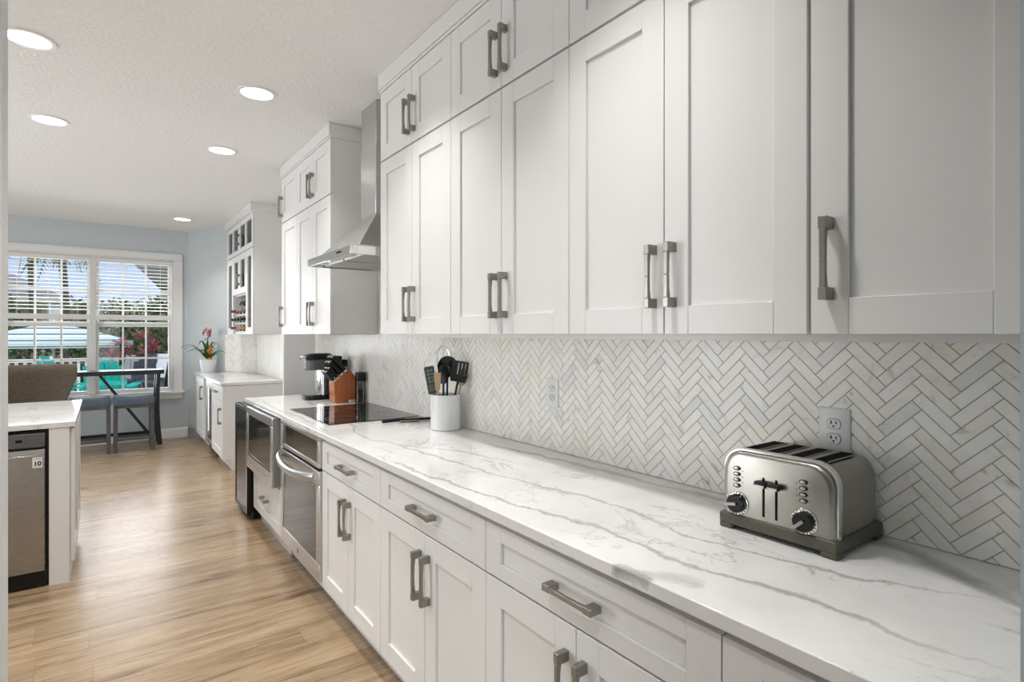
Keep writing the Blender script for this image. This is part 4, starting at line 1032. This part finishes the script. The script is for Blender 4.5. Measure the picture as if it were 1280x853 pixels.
# ------------------------------------------------------------------ orchid
def orchid():
    c = Vector((1.105, 8.20, CT)); rr = random.Random(5)
    t = thing('potted_orchid', 'pink orchid with strappy green leaves in a white pot on the bar top', 'potted plant', c)
    MB().lathe([(0.0001, 0.0005), (0.07, 0.0005), (0.078, 0.01), (0.10, 0.165), (0.10, 0.172), (0.094, 0.172), (0.088, 0.155), (0.0001, 0.15)], c, 28).obj('pot', M['ceram'], t)
    lf = MB()
    for k in range(20):
        a = 2*PI*k/20+rr.uniform(-0.2, 0.2); L = rr.uniform(0.14, 0.34); up = rr.uniform(0.10, 0.26); w = rr.uniform(0.010, 0.016)
        if math.cos(a)*0.879+math.sin(a)*0.4765 > 0.25: L = min(L, 0.13)
        d = Vector((math.cos(a), math.sin(a), 0)); s = Vector((-d.y, d.x, 0)); P = []; n = 8
        for i in range(n+1):
            q = i/n; p = c+Vector((0, 0, 0.155))+d*(L*q)+Vector((0, 0, up*math.sin(q*PI*0.72))); ww = w*(math.sin(PI*min(1, q*0.9+0.12))**0.7)+0.001
            P.append([p-s*ww, p+Vector((0, 0, -0.003)), p+s*ww, p+Vector((0, 0, 0.003))])
        lf.ring(P)
    for k in range(26):
        a = rr.random()*2*PI; L = rr.uniform(0.03, 0.1); d = Vector((math.cos(a), math.sin(a), 0)); s = Vector((-d.y, d.x, 0)); p0 = c+Vector((0, 0, 0.16))
        p1 = p0+d*L*0.6+Vector((0, 0, 0.05)); p2 = p0+d*L+Vector((0, 0, 0.075))
        lf.ring([[p0-s*0.008, p0+s*0.008, p0+Vector((0, 0, 0.004))], [p1-s*0.018, p1+s*0.018, p1+Vector((0, 0, 0.004))], [p2-s*0.003, p2+s*0.003, p2+Vector((0, 0, 0.004))]])
    lf.obj('leaves', M['orchleaf'], t, attr=True)
    MB().tube([c+Vector(v) for v in ((0.0, 0.0, 0.15), (-0.01, 0.01, 0.32), (-0.005, 0.015, 0.44), (0.02, -0.02, 0.52))], 0.006, 8).obj('flower_stem', M['bark'], t)
    br = MB()
    for k in range(7):
        p = c+Vector((0.015, -0.03, 0.17))+Vector((rr.uniform(-0.015, 0.015), rr.uniform(-0.02, 0.02), k*0.028)); r = 0.034-k*0.002
        br.lathe([(0.001, -r*1.2), (r*0.8, -r*0.5), (r, 0), (r*0.6, r*0.7), (0.001, r*1.2)], p, 10)
    br.obj('orange_bract', M['amber'], t)
    fl = MB()
    for k in range(11):
        p = c+Vector((0.01+rr.uniform(-0.07, 0.05), -0.02+rr.uniform(-0.09, 0.07), 0.53+rr.uniform(-0.05, 0.045)))
        for j in range(5):
            a = 2*PI*j/5+rr.random(); d = Vector((0.35*math.cos(a)-0.1, math.cos(a), math.sin(a))).normalized(); s = d.cross(Vector((-1, -0.4, 0.2))).normalized()
            L = rr.uniform(0.028, 0.045); q = p+d*L*0.55; e = p+d*L
            fl.ring([[p-s*0.004, p+s*0.004, p+Vector((-0.004, 0, 0))], [q-s*0.016, q+s*0.016, q+Vector((-0.005, 0, 0))], [e-s*0.004, e+s*0.004, e+Vector((-0.003, 0, 0))]])
    p = c+Vector((-0.02, 0.10, 0.43))
    fl.lathe([(0.001, -0.02), (0.014, 0), (0.001, 0.022)], p, 8)
    fl.obj('flowers', M['pink'], t)
orchid()

# ------------------------------------------------------------------ peninsula with dishwasher
def peninsula():
    x1 = -0.128; y0, y1 = 4.045, 5.36
    slab('countertop', 'white quartz peninsula top at the left above the dishwasher', -2.4, x1, y0, y1, M['quartz2'])
    t = thing('peninsula_cabinet', 'white peninsula base with panelled end beside the dishwasher', 'cabinet', (-0.7, 4.6, 0))
    c = MB(); c.box(-0.247, -0.152, y0+0.022, 5.06, 0, 0.8825).box(-2.35, -0.87, y0+0.03, 5.06, 0.1, 0.8825).box(-0.87, -0.247, 4.70, 5.06, 0, 0.8825).box(-2.35, -0.87, y0+0.1, 5.06, 0, 0.1)
    c.obj('carcass', M['cab'], t, bevel=0.001)
    MB().box(-0.2445, -0.156, y0+0.004, y0+0.022, 0, 0.8825).obj('front_filler', M['cab'], t, bevel=0.001)
    for k, (a, b_) in enumerate(((y0+0.03, 4.54), (4.545, 5.06))):
        d = MB(); xf = -0.132; fr = 0.06; z0, z1 = 0.11, 0.875
        d.box(xf-0.019, xf, a, a+fr, z0, z1).box(xf-0.019, xf, b_-fr, b_, z0, z1).box(xf-0.019, xf, a+fr, b_-fr, z0, z0+fr).box(xf-0.019, xf, a+fr, b_-fr, z1-fr, z1).box(xf-0.018, xf-0.009, a+fr, b_-fr, z0+fr, z1-fr)
        d.obj('end_panel', M['cab'], t, bevel=0.0015)
    for k in range(2):
        a = -1.60+k*0.365
        b = MB(); b.box(a+0.003, a+0.36, y0+0.012, y0+0.03, 0.11, 0.875); b.obj('door', M['cab'], t, bevel=0.0015)
    t = thing('dishwasher', 'stainless dishwasher with a grey control strip under the peninsula top', 'dishwasher', (-0.56, 4.3, 0))
    xa, xb = -0.862, -0.25; yf = y0+0.0
    MB().box(xa, xb, yf+0.03, 4.69, 0.008, 0.872).obj('tub', M['black'], t)
    MB().box(xa+0.003, xb-0.012, yf-0.002, yf+0.03, 0.785, 0.862).obj('control_strip', M['dwtop'], t, bevel=0.004)
    d = MB(); d.box(xa+0.003, xb-0.012, yf-0.004, yf+0.03, 0.095, 0.742)
    d.prism([(yf+0.02, 0.742), (yf-0.004, 0.742), (yf+0.008, 0.772), (yf+0.02, 0.778)], 'x', xa+0.003, xb-0.012)
    dr = d.obj('door', M['dwsteel'], t, bevel=0.003)
    MB().box(xa+0.003, xb-0.012, yf+0.02, yf+0.03, 0.10, 0.785).obj('handle_recess', M['black'], t)
    MB().box(xa+0.003, xb-0.004, yf+0.015, yf+0.04, 0.008, 0.094).obj('kick_plate', M['black'], t)
    k = MB(); k.box(-0.385, -0.358, yf-0.0035, yf-0.001, 0.818, 0.832).box(-0.43, -0.422, yf-0.0035, yf-0.001, 0.820, 0.828).box(-0.455, -0.447, yf-0.0035, yf-0.001, 0.820, 0.828)
    k.obj('touch_buttons', M['ink'], t)
    st = MB().box(-0.315, -0.272, yf-0.0052, yf-0.0038, 0.672, 0.73).obj('sticker', M['sign'], dr)
    cu = bpy.data.curves.new('numeral', 'FONT'); cu.body = '10'; cu.size = 0.034; cu.align_x = 'CENTER'; cu.extrude = 0.0002; cu.offset = 0.001
    tmp = bpy.data.objects.new('numeral_text', cu); C.objects.link(tmp)
    me = bpy.data.meshes.new_from_object(tmp.evaluated_get(bpy.context.evaluated_depsgraph_get()))
    bpy.data.objects.remove(tmp)
    me.materials.clear(); me.materials.append(M['ink'])
    o = bpy.data.objects.new('numeral', me); C.objects.link(o); o.parent = dr
    o.rotation_euler = (PI/2, 0, 0); o.location = Vector((-0.2935, yf-0.0056, 0.684))-t.location
    MB().box(-0.309, -0.278, yf-0.0058, yf-0.005, 0.720, 0.7225).obj('sticker_line', M['grey'], dr)
peninsula()

# ------------------------------------------------------------------ seating and table at the window
def brown_stool():
    t = thing('counter_stool', 'brown tweed upholstered stool with winged back behind the peninsula', 'stool', (-0.47, 5.68, 0))
    xc = -0.47; yb = 5.90
    # winged back: wider at the top, hollowed sides lower down, slightly curved in plan
    def w(z):
        k = (z-0.62)/(1.165-0.62)
        return 0.222+0.073*max(0, min(1, (k-0.42)/0.38))**1.0
    L = []; n = 14
    for i in range(n+1):
        z = 0.62+(1.165-0.62)*i/n; ww = w(z); lean_ = 0.05*(i/n)
        top = 1 if i < n else 0.985
        P = []
        for s in range(9): a = -1+2*s/8; P.append(Vector((xc+a*ww*top, yb+lean_-0.035-0.055*abs(a)**2.2+(0.02 if i == n else 0), z)))
        for s in range(9): a = 1-2*s/8; P.append(Vector((xc+a*ww*top, yb+lean_+0.055-0.055*abs(a)**2.2-(0.02 if i == n else 0), z)))
        L.append(P)
    MB().ring(L).obj('backrest', M['brown'], t, bevel=0.008, angle=60)
    b = MB(); b.box(xc-0.24, xc+0.24, 5.46, 5.90, 0.575, 0.665); b.obj('seat', M['brown'], t, bevel=0.03, seg=4)
    for sx in (-1, 1):
        for yy in (5.49, 5.87):
            MB().ring([[Vector((xc+sx*0.20+a*r, yy+b_*r, z)) for a, b_ in ((-1, -1), (1, -1), (1, 1), (-1, 1))] for z, r in ((0.0, 0.014), (0.578, 0.022))]).obj('leg', M['dkwood'], t)
    f = MB(); f.box(xc-0.19, xc+0.19, 5.48, 5.50, 0.20, 0.235).box(xc-0.19, xc+0.19, 5.86, 5.88, 0.20, 0.235); f.obj('footrest', M['dkwood'], t)
brown_stool()
def window_table():
    x0, x1, y0, y1 = -0.98, 0.632, 8.40, 8.76
    t = thing('console_table', 'long dark wooden counter-height table with crossed braces under the window', 'table', (-0.17, 8.58, 0))
    MB().box(x0, x1, y0, y1, 0.905, 0.958).obj('tabletop', M['dkwood'], t, bevel=0.006)
    for yy in (y0+0.03, y1-0.05):
        for xx in (x0+0.06, x1-0.06):
            s = 1 if xx > 0 else -1
            L = []
            for i in range(11):
                q = i/10; z = 0.905*q; off = s*(-0.022*math.sin(PI*q)+0.015*(1-q)); r = 0.021+0.006*(1-q)
                L.append([Vector((xx+off+a*r, yy+b_*0.022, z)) for a, b_ in ((-1, -1), (1, -1), (1, 1), (-1, 1))])
            MB().ring(L).obj('leg', M['dkwood'], t)
    MB().box(x0+0.06, x1-0.06, y0+0.02, y0+0.045, 0.15, 0.19).obj('stretcher', M['dkwood'], t, bevel=0.003)
    for p, q in (((-0.03, 0.905), (0.44, 0.19)), ((-0.31, 0.905), (-0.80, 0.19))):
        dv = Vector((q[0]-p[0], 0, q[1]-p[1])).normalized(); nn = Vector((-dv.z, 0, dv.x))*0.024
        P = [(p[0]+nn.x, p[1]), (p[0]-nn.x, p[1]), (q[0]-nn.x, q[1]), (q[0]+nn.x, q[1])]
        MB().prism(P, 'y', y0+0.035, y0+0.058).obj('diagonal_brace', M['dkwood'], t)
window_table()
def saddle_stool(xc, label):
    y0, y1 = 8.09, 8.375; w = 0.213
    t = thing('saddle_stool', label, 'stool', (xc, (y0+y1)/2, 0), 'blue-grey cushioned stools at the window table')
    L = []; n = 16
    for i in range(n+1):
        a = -1+2*i/n; x = xc+a*w; e = max(0, abs(a)-0.86)/0.14; h = 0.652+0.030*abs(a)**2.2*(1-e**2)-0.02*e**2
        y0_, y1_ = y0+0.012*e, y1-0.012*e
        L.append([Vector((x, y0_, 0.565+0.01*e)), Vector((x, y0_, h-0.03)), Vector((x, y0_+0.012, h-0.008)), Vector((x, y0_+0.035, h)), Vector((x, y1_-0.035, h)), Vector((x, y1_-0.012, h-0.008)), Vector((x, y1_, h-0.03)), Vector((x, y1_, 0.565+0.01*e))])
    MB().ring(L).obj('seat_cushion', M['bluegrey'], t, angle=50)
    f = MB(); f.box(xc-w+0.012, xc+w-0.012, y0+0.012, y1-0.012, 0.525, 0.566); f.obj('seat_frame', M['grwood'], t, bevel=0.003)
    for sx in (-1, 1):
        for yy, so in ((y0+0.03, -1), (y1-0.03, 1)):
            MB().ring([[Vector((xc+sx*(w-0.032+0.005*(1-q))+a*0.021, yy+so*0.006*(1-q)+b_*0.021, 0.53*q)) for a, b_ in ((-1, -1), (1, -1), (1, 1), (-1, 1))] for q in (0, 1)]).obj('leg', M['grwood'], t, bevel=0.002)
    g = MB(); g.box(xc-w+0.04, xc+w-0.04, y0+0.02, y0+0.04, 0.135, 0.165).box(xc-w+0.04, xc+w-0.04, y1-0.04, y1-0.02, 0.135, 0.165); g.obj('stretcher', M['grwood'], t)
saddle_stool(0.303, 'grey wooden stool with blue-grey saddle cushion, right one at the window table')
saddle_stool(-0.132, 'grey wooden stool with blue-grey saddle cushion, partly hidden by the peninsula')

# ------------------------------------------------------------------ partition wall: picture and switch
pt = thing('canvas_picture', 'grey and white canvas picture on the wall at the left edge', 'picture', (-0.5, 1.485, 1.62))
MB().box(-0.9, -0.170, 1.470, 1.4985, 1.63, 2.45).obj('canvas', M['art'], pt, bevel=0.002)
sw = thing('light_switch', 'white double light switch on the wall at the left edge below the picture', 'light switch', (-0.21, 1.497, 1.17))
MB().box(-0.245, -0.169, 1.493, 1.4995, 1.15, 1.27).obj('cover_plate', M['white'], sw, bevel=0.002)
MB().box(-0.225, -0.189, 1.489, 1.494, 1.18, 1.24).obj('rocker', M['white'], sw, bevel=0.001)

# ------------------------------------------------------------------ outdoors
def outdoors():
    GZ = -0.75
    struct(MB().box(-9, 9, 9.06, 15.4, -0.20, -0.05).obj('ground_paving', M['deck']))
    struct(MB().box(-45, 45, 15.4, 70, GZ-0.2, GZ).obj('ground_lawn', M['lawn']))
    # railing
    def railing(x0, x1, label, y=15.1):
        t = thing('deck_railing', label, 'railing', ((x0+x1)/2, y, -0.05), 'white railings along the patio')
        MB().box(x0, x1, y-0.04, y+0.04, 0.83, 0.90).obj('top_rail', M['trim'], t); MB().box(x0, x1, y-0.03, y+0.03, 0.05, 0.11).obj('bottom_rail', M['trim'], t)
        b = MB(); x = x0+0.1
        while x < x1-0.06: b.box(x-0.028, x+0.028, y-0.02, y+0.02, 0.11, 0.83); x += 0.135
        b.obj('balusters', M['trim'], t)
        for x in (x0+0.03, x1-0.03): MB().box(x-0.05, x+0.05, y-0.05, y+0.05, -0.05, 0.95).obj('post', M['trim'], t)
    railing(-2.2, -0.98, 'white deck railing at the left under the striped umbrella')
    railing(-0.93, 0.47, 'white deck railing behind the teal chair')
    railing(0.52, 1.9, 'white deck railing behind the slate grey chair')
    # striped umbrella
    ux, uy = -0.92, 16.6
    t = thing('patio_umbrella', 'white, teal and navy striped patio umbrella outside the window', 'umbrella', (ux, uy, GZ))
    L = []; zt = 1.70
    for r, z in ((0.03, zt), (0.35, zt-0.075), (0.36, zt-0.095), (0.8, zt-0.21), (1.25, zt-0.34), (1.62, zt-0.44), (1.62, zt-0.58), (1.60, zt-0.58), (1.58, zt-0.44), (1.2, zt-0.34), (0.03, zt-0.05)):
        L.append([Vector((ux+r*math.cos(2*PI*k/8+0.39), uy+r*math.sin(2*PI*k/8+0.39), z)) for k in range(8)])
    MB().ring(L, cap=False).obj('canopy', M['stripe'], t, smooth=False)
    MB().lathe([(0.03, 0), (0.03, 2.47), (0.001, 2.5)], (ux, uy, GZ), 12).obj('pole', M['trim'], t)
    MB().lathe([(0.28, 0.0), (0.28, 0.05), (0.08, 0.09), (0.05, 0.2)], (ux, uy, GZ), 20).obj('base', M['slate'], t)
    def adirondack(x, y, rz, m, name_label, z=-0.05):
        t = thing('adirondack_chair', name_label, 'chair', (x, y, z))
        R = Matrix.Translation((x, y, z)) @ Matrix.Rotation(rz, 4, 'Z')
        for k in range(6):
            xx = -0.245+k*0.098; h = 1.10-0.10*abs(k-2.5)**1.4*0.45
            q = MB(); ring = []
            for s, (yy, zz) in enumerate(((0.18, 0.28), (0.50, h))):
                ring.append([R @ Vector((xx-0.043, yy, zz)), R @ Vector((xx+0.043, yy, zz)), R @ Vector((xx+0.043, yy+0.02, zz)), R @ Vector((xx-0.043, yy+0.02, zz))])
            q.ring(ring).obj('back_slat', m, t)
        s = MB()
        for k in range(5):
            yy = -0.28+k*0.10; s.box(-0.27, 0.27, yy, yy+0.085, 0.36-k*0.022, 0.38-k*0.022, R)
        s.obj('seat', m, t)
        for sx in (-1, 1):
            MB().box(sx*0.35-0.065, sx*0.35+0.065, -0.34, 0.36, 0.56, 0.585, R).obj('armrest', m, t)
            MB().box(sx*0.33-0.035, sx*0.33+0.035, -0.28, -0.22, 0, 0.56, R).obj('leg', m, t)
            MB().box(sx*0.33-0.035, sx*0.33+0.035, 0.28, 0.34, 0, 0.56, R).obj('leg', m, t)
        MB().box(-0.30, 0.30, 0.34, 0.38, 0.60, 0.68, R).obj('back_rail', m, t)
        return t
    adirondack(0.10, 12.0, 2.95, M['teal'], 'bright teal adirondack chair seen through the lower right window half')
    adirondack(-0.45, 13.0, 2.3, M['teal'], 'teal adirondack chair just left of the window mullion, mostly hidden')
    adirondack(0.68, 13.4, 3.3, M['slate'], 'slate grey adirondack chair in front of the white railing')
    adirondack(1.02, 12.6, 3.6, M['slate'], 'slate grey adirondack chair with a towel at the right edge of the window')
    tw = MB(); Ls = []
    for i in range(7):
        q = i/6; Ls.append([Vector((0.80+0.36*k/5+0.02*math.sin(9*q+k), 12.10+0.03*math.sin(5*q+k*1.3)-0.12*max(0, q-0.1), 1.04-0.42*q)) for k in range(6)]+[Vector((0.80+0.36*k/5+0.02*math.sin(9*q+k), 12.13+0.03*math.sin(5*q+k*1.3)-0.12*max(0, q-0.1), 1.05-0.42*q)) for k in range(5, -1, -1)])
    tag(tw.ring(Ls).obj('towel', M['towel']), 'pale crumpled towel draped over the right-hand grey chair outside', 'towel')
    t = thing('patio_chair', 'black curved-back patio chair just outside the right edge of the window', 'chair', (0.92, 10.2, -0.05))
    P = [(0.74+0.1*math.sin(q*1.6), 10.2, 0.78+0.52*q) for q in [i/8 for i in range(9)]]
    b = MB(); b.ring([[Vector((x+0.02*0, y-0.02, z)), Vector((x+0.30, y-0.0, z)), Vector((x+0.30, y+0.03, z)), Vector((x, y+0.03, z))] for x, y, z in [(0.765+0.10*(i/8)**1.4, 10.2+0.10*(i/8), 0.60+0.58*i/8) for i in range(9)]]).obj('backrest', M['black'], t, bevel=0.01)
    MB().box(0.76, 1.16, 9.78, 10.22, 0.40, 0.44).obj('seat', M['black'], t)
    for xx in (0.78, 1.14):
        for yy in (9.81, 10.2): MB().box(xx-0.015, xx+0.015, yy-0.015, yy+0.015, -0.05, 0.40).obj('leg', M['black'], t)
    # red ti plant
    def ti(x, y, label, hs, seed):
        rr = random.Random(seed); t = thing('ti_plant', label, 'plant', (x, y, -0.05), 'red ti plants by the railing')
        st = MB(); lf = MB()
        for hx, hz in hs:
            top = Vector((x+hx, y+rr.uniform(-0.1, 0.1), hz)); st.tube([(x, y, -0.05), ((x+top.x)/2, y, hz*0.5), top], 0.018, 7)
            for k in range(17):
                a = rr.random()*2*PI; el = rr.uniform(-0.2, 1.3); L = rr.uniform(0.20, 0.34); d = Vector((math.cos(a)*math.cos(el), math.sin(a)*math.cos(el), math.sin(el))); s = d.cross(Vector((0, 0, 1))).normalized()
                q = top+d*L*0.5; e = top+d*L+Vector((0, 0, -0.04)); u = Vector((0, 0, 0.006))
                lf.add([top-s*0.01, top+s*0.01, q+s*0.045, e, q-s*0.045], [(0, 1, 2, 3, 4)], rr.random())
        st.obj('stems', M['bark'], t); lf.obj('leaves', M['redleaf'], t, attr=True, smooth=False)
    ti(0.24, 14.0, 'red-leaved ti plant behind the teal chair, left of the muntin', [(-0.10, 0.95), (0.05, 1.22), (0.12, 1.0)], 1)
    ti(0.74, 14.5, 'red-leaved ti plant with a tall bright crown right of the first one', [(-0.02, 1.32), (0.14, 1.12), (0.02, 1.0)], 2)
    # trees
    def tree(x, y, label, r, zc, m, seed, sq=1.0, n=1500, leaf=0.12, trunk=0.10):
        rr = random.Random(seed); t = thing('leafy_tree', label, 'tree', (x, y, GZ), 'trees beyond the patio')
        MB().tube([(x, y, GZ), (x+0.05, y, (GZ+zc)/2), (x, y, zc)], [trunk, trunk*0.8, trunk*0.5], 8).obj('trunk', M['bark'], t)
        b = MB(); blobs = [(Vector((rr.gauss(0, 0.42), rr.gauss(0, 0.42), rr.gauss(0, 0.42*sq)))*r, r*rr.uniform(0.35, 0.6)) for _ in range(14)]
        for k in range(n):
            o, br = blobs[k % 14]
            v = Vector((rr.gauss(0, 1), rr.gauss(0, 1), rr.gauss(0, 1))).normalized()*br*rr.random()**0.35
            p = Vector((x, y, zc))+o+v; d1 = Vector((rr.gauss(0, 1), rr.gauss(0, 1), rr.gauss(0, 1))).normalized(); d2 = d1.cross(Vector((rr.gauss(0, 1), rr.gauss(0, 1), rr.gauss(0, 1)))).normalized()
            s = leaf*rr.uniform(0.6, 1.2)
            b.add([p-d1*s, p+d2*s*0.5, p+d1*s, p-d2*s*0.5], [(0, 1, 2, 3)], rr.random())
        b.obj('foliage', m, t, attr=True, smooth=False)
    tree(0.60, 21.8, 'bushy green tree behind the red plants, left of the muntin', 1.3, 0.75, M['leafdk'], 11, n=2600)
    tree(1.55, 18.0, 'light green tree in the rightmost window panes', 1.2, 0.95, M['leaflt'], 12, n=2600)
    tree(1.3, 26.5, 'taller tree rising behind the light green one', 1.2, 1.75, M['leaflt'], 13, n=2600)
    tree(2.35, 22.5, 'dark tree at the right edge of the window', 0.9, 1.6, M['leafdk'], 14, n=2000)
    tree(-2.3, 20.8, 'dark green tree behind the left of the striped umbrella', 1.3, 0.9, M['leafdk'], 15, n=2200)
    tree(-0.40, 26.0, 'dark green tree behind the right of the striped umbrella', 1.4, 0.95, M['leafdk'], 16, n=2200)
    tree(-4.2, 25.5, 'tall dark tree at the far left beside the grey roof', 1.8, 2.6, M['leafdk'], 17, n=2000)
    def palm(x, y, zt, label, seed, nf=13, L=1.5):
        rr = random.Random(seed); t = thing('palm_tree', label, 'palm tree', (x, y, GZ), 'palm trees above the roofs')
        MB().tube([(x, y, GZ), (x+0.1, y, zt*0.5), (x, y, zt)], [0.16, 0.12, 0.09], 9).obj('trunk', M['bark'], t)
        b = MB()
        for k in range(nf):
            a = 2*PI*k/nf+rr.uniform(-0.2, 0.2); up = rr.uniform(-0.2, 0.9); d = Vector((math.cos(a), math.sin(a), 0)); s = Vector((-d.y, d.x, 0)); prev = None
            for i in range(15):
                q = i/14; p = Vector((x, y, zt))+d*L*q*(1-0.25*q)+Vector((0, 0, up*L*0.6*q-1.1*L*q*q*0.75))
                if prev is not None:
                    b.add([prev-s*0.012, prev+s*0.012, p+s*0.01, p-s*0.01], [(0, 1, 2, 3)], rr.random())
                    w = 0.42*math.sin(PI*min(1, 0.15+q*0.8))*L/1.5
                    for sg in (-1, 1):
                        e = p+s*sg*w*0.8+Vector((0, 0, -w*0.75))+d*0.12
                        b.add([p-d*0.03, p+d*0.03, e], [(0, 1, 2)], rr.random())
                prev = p
        b.obj('fronds', M['leafdk'], t, attr=True, smooth=False)
    palm(-2.3, 28.5, 4.9, 'big palm tree at the upper left of the window', 21, 16, 1.7)
    palm(-1.10, 23.6, 4.3, 'palm tree just left of the window mullion', 22, 12, 1.35)
    palm(-0.62, 27, 2.6, 'small low palm beyond the neighbouring lanai', 23, 12, 0.9)
    # neighbouring house, far left: hipped grey roof over a white fascia and posts
    t = thing('neighbouring_house', 'neighbouring house with grey shingle roof and white fascia behind the umbrella', 'house', (-4.5, 33, GZ))
    x0, x1, y0, y1, ze = -9.0, -1.25, 30.0, 36.0, 2.72
    rv = [(x0, y0, ze+0.25), (x1, y0, ze+0.25), (x1, y1, ze+0.25), (x0, y1, ze+0.25), (x0+3, 33, 4.4), (x1-2.6, 33, 4.4)]
    MB().add(rv, [(0, 1, 5, 4), (1, 2, 5), (2, 3, 4, 5), (3, 0, 4), (3, 2, 1, 0)]).obj('roof', M['roof'], t, smooth=False)
    MB().box(x0, x1, y0-0.04, y0, ze, ze+0.27).box(x1, x1+0.04, y0-0.04, y1, ze, ze+0.27).obj('fascia', M['trim'], t)
    MB().box(x0+0.3, x1-0.9, y0+1.5, y1-0.5, GZ, ze+0.2).obj('wall', M['stucco'], t)
    for xx in (x1-0.35, x1-3.6, x1-6.8): MB().box(xx-0.17, xx+0.17, y0+0.1, y0+0.42, GZ, ze).obj('porch_post', M['trim'], t)
    for xx in (-2.9, -4.4): MB().box(xx-0.5, xx+0.5, y0+1.44, y0+1.5, 0.2, 2.2).obj('house_window', M['oglass'], t)
    t = thing('neighbouring_house', 'small grey gabled roof near the centre of the left window half', 'house', (-0.9, 39, GZ))
    gx = -1.0
    MB().prism([(gx-1.0, 2.0), (gx+0.75, 2.0), (gx-0.35, 3.5)], 'y', 37, 41).obj('roof', M['roof'], t)
    MB().box(gx-0.9, gx+0.6, 37.2, 40.8, GZ, 2.05).obj('wall', M['roof'], t)
    # lanai wing of the same house, upper right
    t = thing('lanai_roof', 'grey boarded lanai roof with white fascia at the upper right of the window', 'roof', (2.4, 13.5, -0.05))
    MB().prism([(0.26, 11.4), (5.0, 10.6), (5.6, 20.6), (1.42, 20.2)], 'z', 2.78, 2.95).obj('roof_slab', M['eave'], t, smooth=False)
    MB().prism([(1.42, 20.2), (5.6, 20.6), (5.6, 20.7), (1.42, 20.3)], 'z', 2.50, 2.78).obj('fascia', M['trim'], t)
    for px, py in ((2.6, 12.4), (2.4, 19.8)): MB().box(px, px+0.16, py, py+0.16, -0.75, 2.78).obj('post', M['trim'], t)
outdoors()
